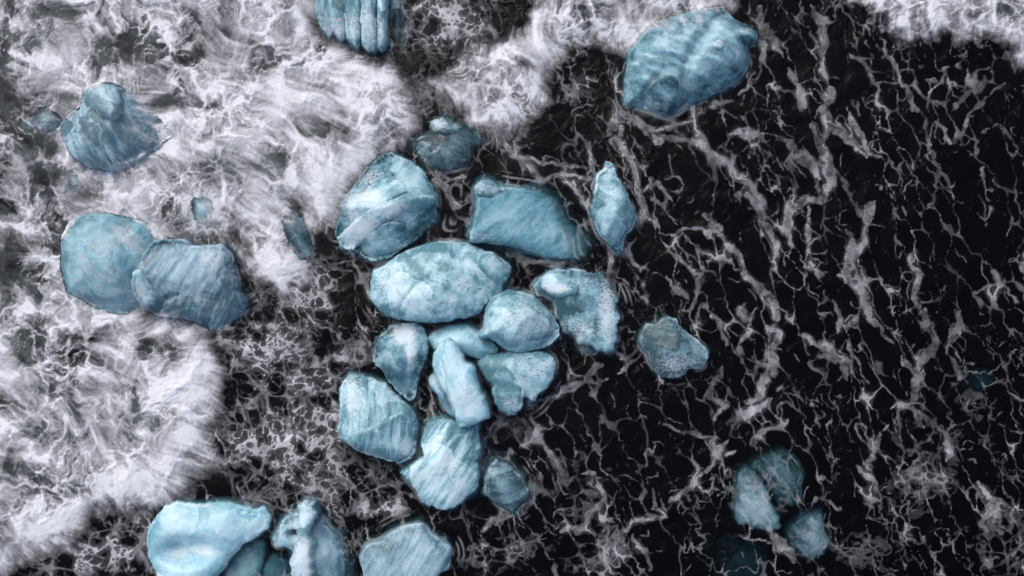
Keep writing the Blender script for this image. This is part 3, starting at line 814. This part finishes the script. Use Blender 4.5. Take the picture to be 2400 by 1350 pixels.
dark = gblobs([(300, 110, 70, 42, .9), (233, 153, 45, 35, .6), (10, 123, 28, 60, 1.), (73, 97, 50, 40, .5), (400, 133, 40, 18, .6), (493, 90, 45, 32, .5), (627, 150, 35, 35, .45), (20, 213, 45, 60, .8), (110, 338, 60, 32, .8), (113, 418, 36, 42, 1.), (60, 290, 32, 28, .5), (400, 240, 55, 28, .6), (550, 395, 60, 40, .55), (760, 205, 26, 18, .5), (773, 320, 32, 42, .6), (667, 370, 45, 25, .55),
               (20, 633, 42, 60, .9), (80, 777, 42, 50, .5), (140, 520, 40, 30, .4), (567, 543, 50, 25, .3), (350, 770, 30, 42, .6), (400, 815, 22, 42, .7), (61, 841, 42, 22, .6), (90, 1012, 38, 30, .75), (41, 1045, 36, 26, .7), (33, 1097, 38, 26, .8), (86, 1122, 26, 26, .7), (12, 1223, 24, 22, .6), (122, 902, 65, 30, .35), (310, 983, 40, 40, .4), (334, 820, 16, 40, .6), (180, 250, 30, 30, .3), (700, 100, 40, 30, .2),
               (130, 30, 60, 30, .5), (30, 20, 50, 30, .6), (0, 420, 30, 60, .4), (30, 720, 40, 40, .5), (1330, 60, 60, 40, .5), (1400, 40, 60, 30, .5), (2330, 30, 80, 30, .5), (1200, 150, 40, 20, .35)])
whiter = gblobs([(860, 230, 110, 80, .30), (700, 230, 120, 70, .2), (620, 620, 70, 60, .45), (660, 520, 40, 40, .3), (330, 1130, 130, 60, .35), (150, 1215, 110, 40, .4), (440, 900, 60, 60, .35), (860, 330, 70, 50, .3), (1170, 260, 70, 45, .3), (1280, 110, 60, 30, .2), (1470, 80, 60, 30, .4), (2250, 85, 150, 20, .2), (330, 30, 60, 40, .3), (450, 480, 60, 25, .3), (560, 200, 90, 60, .15), (770, 450, 50, 90, .40)])
openw = gblobs([(476, 494, 36, 46, .9), (703, 556, 36, 58, 1.1), (112, 283, 48, 34, 1.), (180, 424, 34, 36, 1.), (575, 735, 60, 50, 1.), (520, 780, 40, 30, .7)])
openw = np.clip(openw, 0, 1)
inside = sstep(-0.05, 0.55, sd_all)
T = 0.42 + 0.20 * lowf + 0.42 * medf + 0.34 * (webA - 0.30) + 0.46 * ampB * (webB - 0.30) + 0.27 * ampC * (webC - 0.38) + 0.34 * (rg2 - 0.4)
T = T - 0.48 * dark + 0.65 * whiter
T = T + 0.05 * white * (0.5 + webC)
Tl = lic(T.astype(f4), 15, 1.3)
comb = np.clip(0.38 + 1.3 * fbm(GX * 0.6 + 15, GY * 0.6, 2, 671) + 0.10 * sstep(1.2, 0.1, sd_all), 0.0, 0.85) * np.where(PX > 1850, 0.35, 1.0)
D_s = T * (1 - comb) + Tl * comb
D_s = D_s + (0.026 * st1 + 0.020 * st2) * (0.15 + 0.85 * comb) + 0.06 * wi * (1 - 0.7 * comb)
front = np.exp(-((sd_all - 0.40) / 0.45) ** 2)
D_s = D_s + 0.07 * front
fringe = sstep(-0.36, 0.34, sd_all - 0.10 * (PX > 1850) + (0.25 * wg + 0.10 * wc) * (PX > 1850) + 0.016 * st1 + 0.006 * st2 + 0.30 * wc + 0.26 * wg + 0.10 * we + 0.05 * wi)
D_s = np.clip((D_s - 0.11) * 1.75, 0, 0.98) * fringe ** 1.2
D_s = D_s ** 1.2
aer = np.clip(0.40 + 0.45 * lowf + 0.07 * st2 + 0.40 * medf + 0.35 * (rg2 - 0.4) + 0.12 * wi, 0.0, 0.85) * sstep(0.0, 0.7, sd_all + 0.06 * st2) * (1 - 0.85 * dark)
D_s = D_s * (1 - 0.85 * openw * np.clip(1.1 - 0.35 * rg2 * 2 - 0.10 * st2, 0, 1)); aer = aer * (1 - 0.95 * openw)

# ---- lace on the black water: traced veins first
VEINS = """
1775,17,16 1792,62,22 1817,104,26 1833,158,26 1867,196,32 1879,233,36 1867,283,26
1904,8,8 1929,58,22 1929,121,22 1921,129,14 1942,179,18 1958,200,30 1937,242,18 1925,254,14 1946,292,22 1983,329,18 2033,367,14
1979,233,8 2000,283,16 2025,333,14 2054,367,10
2046,37,5 2075,121,4 2104,167,8 2133,233,13 2162,287,16 2187,342,9 2200,396,5 2233,442,8 2267,487,6
1983,125,4 2025,146,6 2046,200,5 2062,237,3
2025,142,3 2079,125,3
2050,200,3 2108,196,5
2150,108,4 2167,154,5 2187,175,10 2187,208,7 2171,258,5
2192,200,4 2233,137,4 2267,121,3
2308,183,5 2292,208,10 2254,233,10 2237,258,4
2283,196,4 2287,171,4 2317,158,4
2400,196,6 2350,200,8 2308,229,6 2275,267,5 2246,317,4
2192,287,8 2229,333,4
2300,396,5 2317,454,6 2312,521,5
1433,225,5 1462,267,7 1517,296,8 1567,302,8 1617,287,10 1650,250,8 1708,233,8 1754,208,8 1775,167,8 1792,117,10 1792,75,10
1479,283,22 1537,321,26 1600,333,24 1650,346,26 1712,387,18 1754,437,18 1787,483,18 1800,542,14
1442,233,5 1446,292,6 1462,346,8 1483,387,8 1500,437,6 1508,500,6 1479,546,4
1537,433,26 1579,467,26 1608,500,18 1633,500,8
1717,317,18 1767,308,22 1817,321,20 1871,362,26 1900,392,26 1921,417,20
1900,292,18 1917,333,20 1937,375,28 1954,437,28 1921,467,32 1850,492,26 1842,542,18
1744,453,18 1777,490,22 1801,538,20 1822,575,18 1814,628,14
1858,494,22 1846,538,18 1854,579,9
1895,494,9 1897,563,9 1901,616,11
1960,494,11 1981,538,18 1993,575,28 2001,616,36 1989,648,32 2009,669,24 2025,710,20 2042,750,22 2070,791,25 2091,832,20 2135,868,9
2066,445,22 2042,481,24 2025,526,18 2021,571,16 2005,610,28
2135,591,10 2148,644,22 2152,705,20 2172,754,22 2189,795,32 2168,840,22 2140,893,28 2140,942,36
2351,652,4 2311,669,4 2290,685,4 2299,720,3
1638,620,13 1634,661,16 1626,701,15 1618,730,18
1585,604,6 1610,628,10 1638,636,12
1638,628,10 1671,644,12 1687,661,10
1500,632,8 1520,665,12 1557,648,10 1589,685,12 1602,702,8
1663,734,12 1687,767,13 1699,803,11 1691,848,10 1679,889,13 1663,929,18
1740,644,9 1785,677,16 1809,713,20 1818,746,16
1761,767,11 1740,795,16 1736,844,18
1801,767,13 1834,787,18 1818,832,15 1809,868,28 1781,917,22 1750,942,22
1887,787,22 1932,811,32 1969,852,20 1981,897,14
1952,714,8 1969,746,11 1960,779,6
2213,710,6 2254,754,18 2233,791,16 2229,836,13 2246,889,18
1989,816,5 2013,852,8 2038,897,6
1883,620,8 1924,640,13 1956,653,13 1989,648,22
1691,555,11 1728,595,8 1748,640,8
1655,506,18 1695,534,14
1590,538,12 1625,535,8 1660,552,6 1695,540,8
1829,908,26 1796,942,22 1733,983,18 1717,1025,22 1667,1087,13 1625,1137,11 1575,1167,18
1850,983,10 1792,1012,18 1762,1042,28 1700,1067,13
1671,933,18 1700,958,18 1675,979,8
1554,996,5 1600,1008,10 1650,1025,8 1683,1021,4
2087,954,8 2108,944,10 2137,962,10 2167,992,14 2208,1000,12 2225,1042,14 2229,1083,20
2087,1000,8 2062,1029,7 2050,1067,4
2279,929,10 2258,958,8
1992,1079,7 2046,1129,7 2100,1200,5
1467,1250,18 1492,1217,22 1542,1217,13 1579,1200,9
1483,1267,13 1512,1296,13 1517,1333,9
1529,1150,11 1537,1183,11 1567,1208,8
2290,1130,24 2337,1171,44 2300,1230,24 2317,1254,34
1817,1254,16 1842,1287,16 1850,1317,8
1725,1254,8 1775,1271,8 1808,1267,8
1929,1167,6 1958,1187,6 2000,1217,4
1180,940,6 1225,990,8 1260,1040,12 1310,1080,12 1330,1130,12 1360,1112,8 1400,1110,10 1412,1170,12 1370,1230,10 1310,1250,8
1290,938,6 1328,902,14 1362,903,9 1392,866,22 1422,864,14 1448,838,14 1470,842,8 1492,816,5
1300,925,5 1345,915,6 1400,890,8 1440,880,5 1500,835,4
1183,317,12 1200,360,14 1233,340,8 1260,330,6
1207,367,12 1267,377,10 1333,380,10 1370,390,8
1235,395,6 1273,430,12 1300,413,9 1333,403,10 1383,420,14
1373,333,6 1387,367,10 1397,410,14 1395,460,6
1327,430,14 1350,425,18 1360,467,12
1017,420,10 1050,453,18 1063,477,24 1113,460,12
1077,507,12 1097,523,12
1103,470,9 1100,560,8
1003,400,7 1050,420,13 1097,417,9
1127,583,8 1177,590,13 1217,610,15 1270,617,11 1350,623,9
1197,647,12 1193,673,15 1217,680,9
1460,340,6 1483,403,6 1503,457,8 1510,503,8 1477,557,8 1470,583,14 1510,647,11 1523,663,13
1383,507,6 1403,563,8 1437,597,10 1430,640,8 1440,680,10
1000,900,6 1010,950,10 1020,990,8 985,1060,6
1140,1000,6 1170,1040,8 1200,1060,10 1240,1100,8
1130,1240,6 1180,1215,8 1240,1190,8 1265,1140,8
"""
vein = np.zeros(GX.shape, f4)
vwid = np.clip(0.85 + 1.1 * fbm(GX * 1.3 + 77, GY * 1.3, 3, 801), 0.25, 1.7)
VX = GX + 0.16 * wc + 0.14 * wg + 0.028 * we; VY = GY + 0.16 * wd + 0.14 * wh + 0.028 * wf
for line in VEINS.strip().splitlines():
    q = [tuple(float(t) for t in w.split(',')) for w in line.split()]
    q[0] = (q[0][0], q[0][1], q[0][2] * 0.4); q[-1] = (q[-1][0], q[-1][1], q[-1][2] * 0.3)
    for (a, b_) in zip(q[:-1], q[1:]):
        x0, y0 = P(a[0], a[1]); x1, y1 = P(b_[0], b_[1]); r0, r1 = a[2] / 200, b_[2] / 200
        m = max(r0, r1) * 3 + 0.4
        i0, i1 = np.searchsorted(gx, [min(x0, x1) - m, max(x0, x1) + m]); j0, j1 = np.searchsorted(gy, [min(y0, y1) - m, max(y0, y1) + m])
        if i1 <= i0 or j1 <= j0:
            continue
        s = (slice(j0, j1), slice(i0, i1))
        ex, ey = x1 - x0, y1 - y0
        t = np.clip(((VX[s] - x0) * ex + (VY[s] - y0) * ey) / (ex * ex + ey * ey + 1e-9), 0, 1)
        dd = np.sqrt((VX[s] - x0 - t * ex) ** 2 + (VY[s] - y0 - t * ey) ** 2)
        rr = (r0 + (r1 - r0) * t) * vwid[s] * 0.60
        vein[s] = np.maximum(vein[s], np.clip(1 - (dd - rr * 0.5) / (rr * 0.75 + 0.05), 0, 1))

# ---- net of round-cornered cells, thickened along the veins
ang = math.radians(-66)
U = GX * math.cos(ang) + GY * math.sin(ang); V = -GX * math.sin(ang) + GY * math.cos(ang)
LX, LY = U * 0.80 + 0.30 * wa + 0.22 * wc + 0.03 * we, V * 1.55 + 0.30 * wb + 0.22 * wd + 0.03 * wf
n1 = cells(LX, LY, 701, 8)
n2 = cells(LX * 2.1 + 5 + 0.1 * wc, LY * 1.8 + 3 + 0.1 * wd, 721, 8)
n3 = cells(LX * 4.6 + 5 + 0.2 * we, LY * 4.0 + 3 + 0.2 * wf, 723, 8)
quiet = gblobs([(1440, 1010, 110, 80, .95), (1560, 1060, 80, 60, .9), (1310, 960, 60, 40, .7), (2240, 420, 60, 80, .8), (2120, 330, 50, 60, .6), (2230, 620, 60, 60, .7), (1950, 1080, 70, 60, .6), (1560, 980, 90, 60, .9), (1660, 1240, 70, 60, .9), (1740, 1310, 70, 60, .9), (2330, 350, 110, 130, .5), (2110, 560, 40, 70, .5), (1700, 480, 40, 60, .6), (2070, 600, 35, 60, .7), (1940, 560, 30, 50, .8), (2340, 500, 80, 90, .3), (1090, 390, 50, 40, .8), (1240, 630, 40, 30, .5), (1480, 700, 80, 60, .5), (2000, 60, 60, 60, .5), (1350, 980, 70, 60, .3), (1440, 1100, 60, 60, .4)])
turb = (1 - 0.45 * sstep(1000, 1500, PX)) * gblobs([(1800, 1160, 90, 80, 1.), (1890, 1260, 60, 60, .8), (620, 800, 120, 110, 1.), (680, 930, 150, 120, 1.), (640, 1080, 140, 90, 1.), (740, 700, 80, 90, .8), (800, 1120, 120, 60, .8), (880, 1170, 90, 50, .7), (260, 1290, 120, 60, .9), (1050, 60, 130, 80, .9), (1000, 200, 50, 60, .8), (1330, 1150, 130, 110, .6), (1230, 1000, 80, 60, .5), (1180, 1290, 120, 60, .5), (1400, 1290, 120, 70, .6), (2200, 1100, 220, 160, .6), (2330, 1250, 140, 110, .7), (1360, 200, 60, 70, .6), (1420, 310, 60, 60, .45), (820, 830, 60, 50, .6), (1000, 1000, 30, 70, .6), (2050, 1280, 200, 80, .4), (1720, 1000, 110, 90, .4), (1600, 300, 150, 60, .3), (2270, 950, 120, 80, .5), (760, 1000, 60, 120, .9), (330, 1240, 60, 50, .8), (830, 1270, 50, 40, .6), (130, 1330, 110, 50, .6)])
thick = fbm(GX * 0.6 + 5, GY * 0.6, 3, 711)
patch = sstep(-0.10, 0.40, fbm(GX * 0.5 + 25, GY * 0.5 + 6, 4, 715))
far = sstep(2080, 2220, PX) * sstep(1000, 850, PY)
grain = 0.5 + 0.5 * fbm(GX * 5, GY * 5, 4, 781, 0.65)
nv = blur(vein, 0.16)
mott = np.clip(0.62 + 1.9 * fbm(GX * 2.6 + 12, GY * 2.6, 5, 785, 0.7), 0.08, 2.2)


def seed_net(k=5.0):
    """cells grown from seeds scattered in the open water between the veins"""
    r = np.random.RandomState(4242)
    N = 9000
    cx, cy = r.uniform(gx[0], gx[-1], N), r.uniform(gy[0], gy[-1], N)
    ii, jj = np.clip(((cx - gx[0]) / STEP).astype(int), 0, NX - 1), np.clip(((cy - gy[0]) / STEP).astype(int), 0, NY - 1)
    sz = np.clip(0.40 + 0.45 * fbm(cx * 0.45, cy * 0.45, 2, 841) + 0.75 * (r.rand(N) ** 2 - 0.33) - 0.10 * turb[jj, ii] + 0.15 * quiet[jj, ii], 0.12, 1.15)
    ok = (vein[jj, ii] < 0.15) & (sd_all[jj, ii] < 0.6)
    ca, sa = math.cos(ang), math.sin(ang)
    px_, py_, ps = [], [], []
    for n in np.nonzero(ok)[0]:
        if px_:
            dx, dy = cx[n] - np.array(px_), cy[n] - np.array(py_)
            d = np.hypot((dx * ca + dy * sa) * 0.54, (-dx * sa + dy * ca) * 1.55)
            if (d < 0.80 * (sz[n] + np.array(ps))).any():
                continue
        px_.append(cx[n]); py_.append(cy[n]); ps.append(sz[n])
    f1 = np.full(GX.shape, 3.0, f4); acc = np.full(GX.shape, 1e-7, f4)
    NXw, NYw = GX + 0.20 * wc + 0.16 * wg + 0.022 * we, GY + 0.20 * wd + 0.16 * wh + 0.022 * wf
    for x0, y0, s0 in zip(px_, py_, ps):
        R = 3.0 * s0 / 0.54 + 0.3
        i0, i1 = np.searchsorted(gx, [x0 - R, x0 + R]); j0, j1 = np.searchsorted(gy, [y0 - R, y0 + R])
        sl = (slice(j0, j1), slice(i0, i1))
        dx, dy = NXw[sl] - x0, NYw[sl] - y0
        d = np.sqrt(((dx * ca + dy * sa) * 0.54) ** 2 + ((-dx * sa + dy * ca) * 1.55) ** 2) / f4(s0)
        f1[sl] = np.minimum(f1[sl], d)
        acc[sl] += np.exp(-k * d)
    rest = np.maximum(acc - np.exp(-k * f1), 1e-8)
    return -np.log(rest) / k - f1


en = seed_net()
fade = sstep(-0.22, 0.30, fbm(GX * 0.75 + 61, GY * 0.75 + 13, 3, 851, 0.6) + 0.9 * nv - 0.25 * far)
w0 = np.clip(0.02 + 0.22 * thick + 0.12 * wc + 0.08 * wd - 0.10 * far, 0.008, 0.5) * (1 - 0.75 * quiet) * (0.45 + 0.55 * fade) + 1.25 * sstep(0.10, 0.85, vein) * (1 - 0.25 * far)
meshy = gblobs([(1600, 340, 140, 60, 1.), (1850, 400, 160, 90, 1.), (1960, 460, 110, 70, 1.), (1580, 470, 70, 50, .7), (1780, 880, 110, 90, .9), (2180, 840, 90, 110, .9), (1640, 640, 80, 70, .6), (1940, 830, 70, 60, .8), (2180, 1050, 150, 110, .7), (1250, 370, 110, 60, .7), (1730, 1010, 90, 60, .9), (1350, 1150, 90, 100, .6), (1380, 870, 90, 50, .7), (1060, 470, 60, 60, .8), (1480, 1230, 70, 60, .7), (1900, 100, 120, 120, .4), (2300, 1200, 110, 110, .9), (1800, 560, 120, 80, .5)])
w0 = w0 + 0.30 * nv + 0.20 * meshy * (0.5 + 0.9 * mott) * 0.8
heavy0 = sstep(0.15, 0.35, w0)
net = sstep(-0.01, 0.05, w0 - en + 0.014 * we)
net = net * (1 - 0.9 * heavy0 * sstep(0.32, 0.42, n3 - 0.35 * vein + 0.08 * we) * sstep(0.05, 0.2, w0))
heavy = sstep(0.03, 0.30, w0)
sheet = net * (0.015 + (0.06 + 0.10 * heavy) * (0.4 + 1.1 * grain) * mott * (0.35 + 1.0 * sstep(-0.4, 0.3, wg + 0.5 * wd)) + 0.18 * sstep(0.05, 0.35, vein) * (0.15 + 0.75 * mott)) * (0.4 + 0.6 * fade)
rimb = np.exp(-((w0 - en - 0.05) / 0.035) ** 2) * heavy * sstep(0.0, 0.45, wd + 0.5 * wg)
sheet = sheet + 0.10 * rimb
small = sstep(0.0, 0.06, -0.22 + 0.28 * patch + 0.20 * wc - 0.3 * quiet - n2 + 0.55 * nv - 0.12 * far + 0.04 * we) * (1 - 0.8 * sstep(0.22, 0.32, n3 + 0.06 * we))
sheet = np.maximum(sheet, small * (0.035 * grain * mott))
# thin bright threads where the film is torn, along cell borders
thread = np.exp(-np.maximum(en, 0) / 0.024) * (0.38 + 0.62 * sstep(-0.35, 0.45, wc + 0.4 * wh)) * (0.34 + 0.66 * fade) * 0.46 + np.exp(-np.maximum(n2, 0) / 0.02) * sstep(0.3, 0.6, wg + 0.3 * wc) * 0.12
crest = np.exp(-((vein - 0.45) / 0.08) ** 2) * sstep(0.15, 0.45, wh + 0.25 * wc) * 0.30
# torn, swirled scum
wt = fbm(GX * 1.0 + 8, GY * 1.0 + 3, 4, 775, 0.6)
RX = GX + 0.30 * wa + 0.14 * wg + 0.05 * wc; RY = GY + 0.30 * wb + 0.14 * wh + 0.05 * wd
e2 = cells(RX * 1.9, RY * 2.3, 861, 8); e3 = cells(RX * 4.2 + 0.12 * we, RY * 4.8 + 0.12 * wf, 863, 8); e4 = cells(RX * 9.0 + 0.2 * we, RY * 9.5 + 0.2 * wf, 865, 8)
v1 = fbm(GX * 1.7 + 4, GY * 1.7, 3, 871); v2 = fbm(GX * 2.6 + 14, GY * 2.6, 3, 873)
pm = sstep(-0.02, 0.12, wt + 0.09 + 0.30 * (0.22 - e2) + 0.05 * we)
h2 = sstep(0.0, 0.06, e2 - 0.20 - 0.65 * np.clip(wt + 0.20, -0.2, 1) + 0.03 * we); h3 = sstep(0.0, 0.07, e3 - 0.25 - 0.85 * np.clip(v1, -0.25, 1)); h4 = sstep(0.0, 0.10, e4 - 0.27 - 0.9 * np.clip(v2, -0.25, 1))
tone = np.clip(0.46 + 0.55 * fbm(GX * 3 + 6, GY * 3, 4, 743, 0.65) + 0.30 * wt + 0.10 * wi, 0.08, 0.85)
torn = pm * (1 - h2) * (1 - 0.9 * h3) * (1 - 0.75 * h4) * tone
torn = np.maximum(torn, (0.30 * np.exp(-np.maximum(e2, 0) / 0.03) + 0.26 * np.exp(-np.maximum(e3, 0) / 0.035) * sstep(-0.2, 0.3, v2)) * (0.4 + 0.8 * grain))
wisp = sstep(-0.05, 0.6, fbm(QX * 1.3 + 9, QY * 1.3, 4, 771) + 0.06 * st2)
D_l = np.maximum(sheet, (thread + crest) * (1 - 0.8 * quiet))
D_l = np.maximum(D_l, torn * sstep(0.10, 0.85, turb * np.clip(1.0 + 1.3 * fbm(GX * 0.7 + 19, GY * 0.7, 3, 881), 0.2, 1.5)) * (1 - 0.85 * quiet) * (0.7 + 0.5 * grain))
D_l = D_l + 0.10 * wisp * turb * grain
spk = sstep(0.45, 0.65, fbm(GX * 10, GY * 10, 3, 751)) * sstep(0.0, 0.35, fbm(GX * 0.8 + 3, GY * 0.8, 3, 761))
g1 = fbm(QX * 0.55 + 33, QY * 0.55, 2, 811); g2 = fbm(LX * 0.9 + 3, LY * 0.6 + 8, 2, 821)
lines = np.exp(-(g1 / 0.010) ** 2) * sstep(0.0, 0.35, wd + 0.3 * wg) + np.exp(-(g2 / 0.012) ** 2) * sstep(-0.05, 0.3, wc + 0.3 * wh)
D_l = np.maximum(D_l, 0.30 * lines * (0.4 + 0.9 * grain))
D_l = D_l + 0.10 * spk * (0.25 + nv + 0.5 * patch + 0.4 * far) * (1 - 0.7 * quiet)
D_l = np.clip(np.maximum(D_l, 0.32 * blur(D_l, 0.07) * (0.4 + 1.1 * grain) + 0.010 * grain), 0, 0.9) * (1 - 0.9 * inside)

# ---- foam collars where ice meets the sea, and torn surf running over some blocks
above = (ICEZ > 0.0).astype(f4)
near = blur(above, 0.06)
collar = sstep(0.03, 0.22, near) * (1 - sstep(0.45, 0.6, near)) * sstep(-0.05, 0.45, fbm(GX * 1.1 + 60, GY * 1.1, 3, 791) + 0.15 * we + 0.08 * st1)
D_l = np.maximum(D_l, 0.26 * collar * (1 - inside))

near3 = blur(above, 0.22)
rip = (np.exp(-((near3 - 0.16) / 0.022) ** 2) + 0.8 * np.exp(-((near3 - 0.07) / 0.012) ** 2)) * sstep(0.05, 0.45, fbm(GX * 0.9 + 81, GY * 0.9, 3, 795) + 0.2 * wc)
D_l = np.maximum(D_l, 0.38 * rip * (0.5 + 0.7 * grain) * (1 - inside))
WASH = [  # px centre, radii, strength: where surf lies on top of the ice
    (400, 310, 60, 45, 1.0), (350, 260, 40, 35, .85), (340, 310, 40, 30, .4), (300, 390, 60, 25, .5),
    (330, 700, 60, 50, .7), (250, 620, 95, 95, .5), (310, 560, 60, 40, .6), (330, 630, 25, 70, .6), (230, 700, 60, 40, .6),
    (575, 620, 50, 70, 1.2), (500, 600, 35, 35, .6), (490, 690, 70, 35, .6), (390, 745, 50, 28, .9), (440, 720, 40, 30, .4),
    (500, 520, 30, 40, .7), (670, 500, 25, 30, .8),
    (1560, 55, 90, 30, .8), (1660, 15, 90, 20, .8), (810, 430, 20, 50, .5), (790, 90, 30, 40, .6), (760, 40, 20, 60, .4),
    (1180, 1060, 30, 20, .3), (1800, 1245, 45, 18, .5), (1825, 1195, 12, 30, .5), (1545, 250, 60, 12, .3)]
wash = gblobs(WASH)
wtex = np.clip(0.22 + 0.20 * st2 + 0.16 * st1 + 0.7 * (rg2 - 0.3) + 0.4 * (webC - 0.4), 0, 1)
on_ice = sstep(-0.02, 0.05, ICEZ)
near2 = blur(above, 0.14)
lap = (1 - sstep(0.55, 0.98, near2 - 0.10 * st2 * 0.5 + 0.10 * we)) * sstep(-0.1, 0.3, sd_all)
lap = lap * sstep(-0.15, 0.30, wg + 0.6 * wc)
wash = np.maximum(wash, 0.85 * lap)
D_w = np.clip(wash * (0.55 + 0.5 * wash) * wtex * 1.35 + np.clip(wash - 0.75, 0, 1) * 1.2, 0, 0.95)

full = sstep(0.5, 1.0, wash)
D_w = D_w * (1 - full) + np.clip(1.05 * D_s + 0.10, 0, 0.97) * full
dens = np.maximum(D_s, D_l)
dens = np.where(ICEZ > 0.0, D_w * on_ice, dens)
aer = np.where(ICEZ > 0.0, 0, aer)
shallow = (ICEZ > -0.6) & (ICEZ <= 0.0)
dens = np.where(shallow & (sd_all < 0.1), dens * 0.95, dens)

# ---- heights
def swell(X, Y):
    return 0.05 * fbm(X * 0.25 + 3, Y * 0.25, 3, 901)


zw = swell(GX, GY)
rise = blur(sstep(-0.15, 0.9, sd_all), 0.12)
zf = zw + 0.13 * rise * (1 - above) + 0.10 * inside * (0.7 * rg + 0.3 * lowf) * (1 - above) + 0.012 + 0.03 * dens
pile = blur(np.clip(ICEZ, 0, 1.2), 0.11) * 1.35                # surf banks up against the ice
zf = np.maximum(zf, np.minimum(pile, 0.9) * sstep(-0.05, 0.25, sd_all))
zf = np.where(ICEZ > 0.0, np.maximum(zf * 0 + ICEZ + 0.014 + 0.015 * dens, 0.0), zf)

# ------------------------------------------------------------------ the setting
def rgrid(core, ext):
    e = [core[-1]]
    s = (core[1] - core[0])
    while e[-1] < ext:
        s *= 1.35
        e.append(e[-1] + s)
    e = np.array(e[1:])
    return np.concatenate([(-e)[::-1] + (core[0] + core[-1]), core, e])


def grid_mesh(name, xs, ys, zfun, mat):
    X, Y = np.meshgrid(xs, ys)
    Z = zfun(X, Y)
    co = np.column_stack([X.ravel(), Y.ravel(), Z.ravel()])
    nx, ny = len(xs), len(ys)
    i, j = np.meshgrid(np.arange(nx - 1), np.arange(ny - 1))
    a = (j * nx + i).ravel()
    q = np.column_stack([a, a + 1, a + 1 + nx, a + nx])
    return mesh_from(name, co, q.ravel(), np.full(len(q), 4), mat)


xs = rgrid(np.arange(-15, 15.01, 0.12), 600); ys = rgrid(np.arange(-9, 9.01, 0.12), 600)
o = link('water', grid_mesh('water', xs, ys, lambda X, Y: swell(X, Y) * np.exp(-((np.hypot(X, Y)) / 200) ** 2), water_material()))
tag(o, 'black sea water sliding over a dark sand beach', kind='structure')
xs = rgrid(np.arange(-15, 15.01, 0.3), 600); ys = rgrid(np.arange(-9, 9.01, 0.3), 600)
o = link('seabed', grid_mesh('seabed', xs, ys, lambda X, Y: SEABED + 0.06 * fbm(X * 0.4, Y * 0.4, 3, 951), sand_material()))
tag(o, 'black volcanic sand under the water', kind='structure')

# ------------------------------------------------------------------ foam sheets
FOAM = foam_material()
vis = np.maximum(dens, aer)
i, j = np.meshgrid(np.arange(NX - 1), np.arange(NY - 1))
a = (j * NX + i).ravel()
quads = np.column_stack([a, a + 1, a + 1 + NX, a + NX])
vmax = vis.ravel()[quads].max(1)
# leave out faces that would stretch up an ice flank
zq = zf.ravel()[quads]
keep = (vmax > 0.03) & ((zq.max(1) - zq.min(1)) < np.where(sd_all.ravel()[quads[:, 0]] > -0.1, 0.5, 0.16))
own = np.zeros(len(quads), np.int8)
lim = -0.28
sdq = {k: SD[k].ravel()[quads[:, 0]] for k in SD}
own[sdq['left'] > lim] = 1
own[(sdq['centre'] > lim) & (sdq['centre'] > sdq['left'])] = 2
own[sdq['corner'] > lim] = 3
wq = (wash.ravel() * (ICEZ.ravel() > 0))[quads[:, 0]] > 0.1
pxq = PX.ravel()[quads[:, 0]]; pyq = PY.ravel()[quads[:, 0]]
own[wq & (pxq < 720) & (pyq < 900)] = 1
own[wq & (pxq > 1400) & (pyq < 120)] = 2
INFO = [('foam_lace', 'thin grey-white foam veins netted over the black water', 'sea foam'),
        ('surf_foam', 'wide churning white surf flooding the whole left side', 'surf'),
        ('breaker_foam', 'small white breaker spilling down from the top centre', 'surf'),
        ('wave_foam', 'feathery white wave edge in the top right corner', 'surf')]
dens_f, aer_f = dens.ravel(), np.clip(aer, 0, 1).ravel()
for k, (nm, lb, ct) in enumerate(INFO):
    q = quads[keep & (own == k)]
    used, inv = np.unique(q.ravel(), return_inverse=True)
    co = np.column_stack([GX.ravel()[used], GY.ravel()[used], zf.ravel()[used]])
    me = mesh_from(nm, co, inv, np.full(len(q), 4), FOAM, True, dict(foam_amount=dens_f[used], aerated=aer_f[used]))
    o = link(nm, me)
    tag(o, lb, ct, kind='stuff')
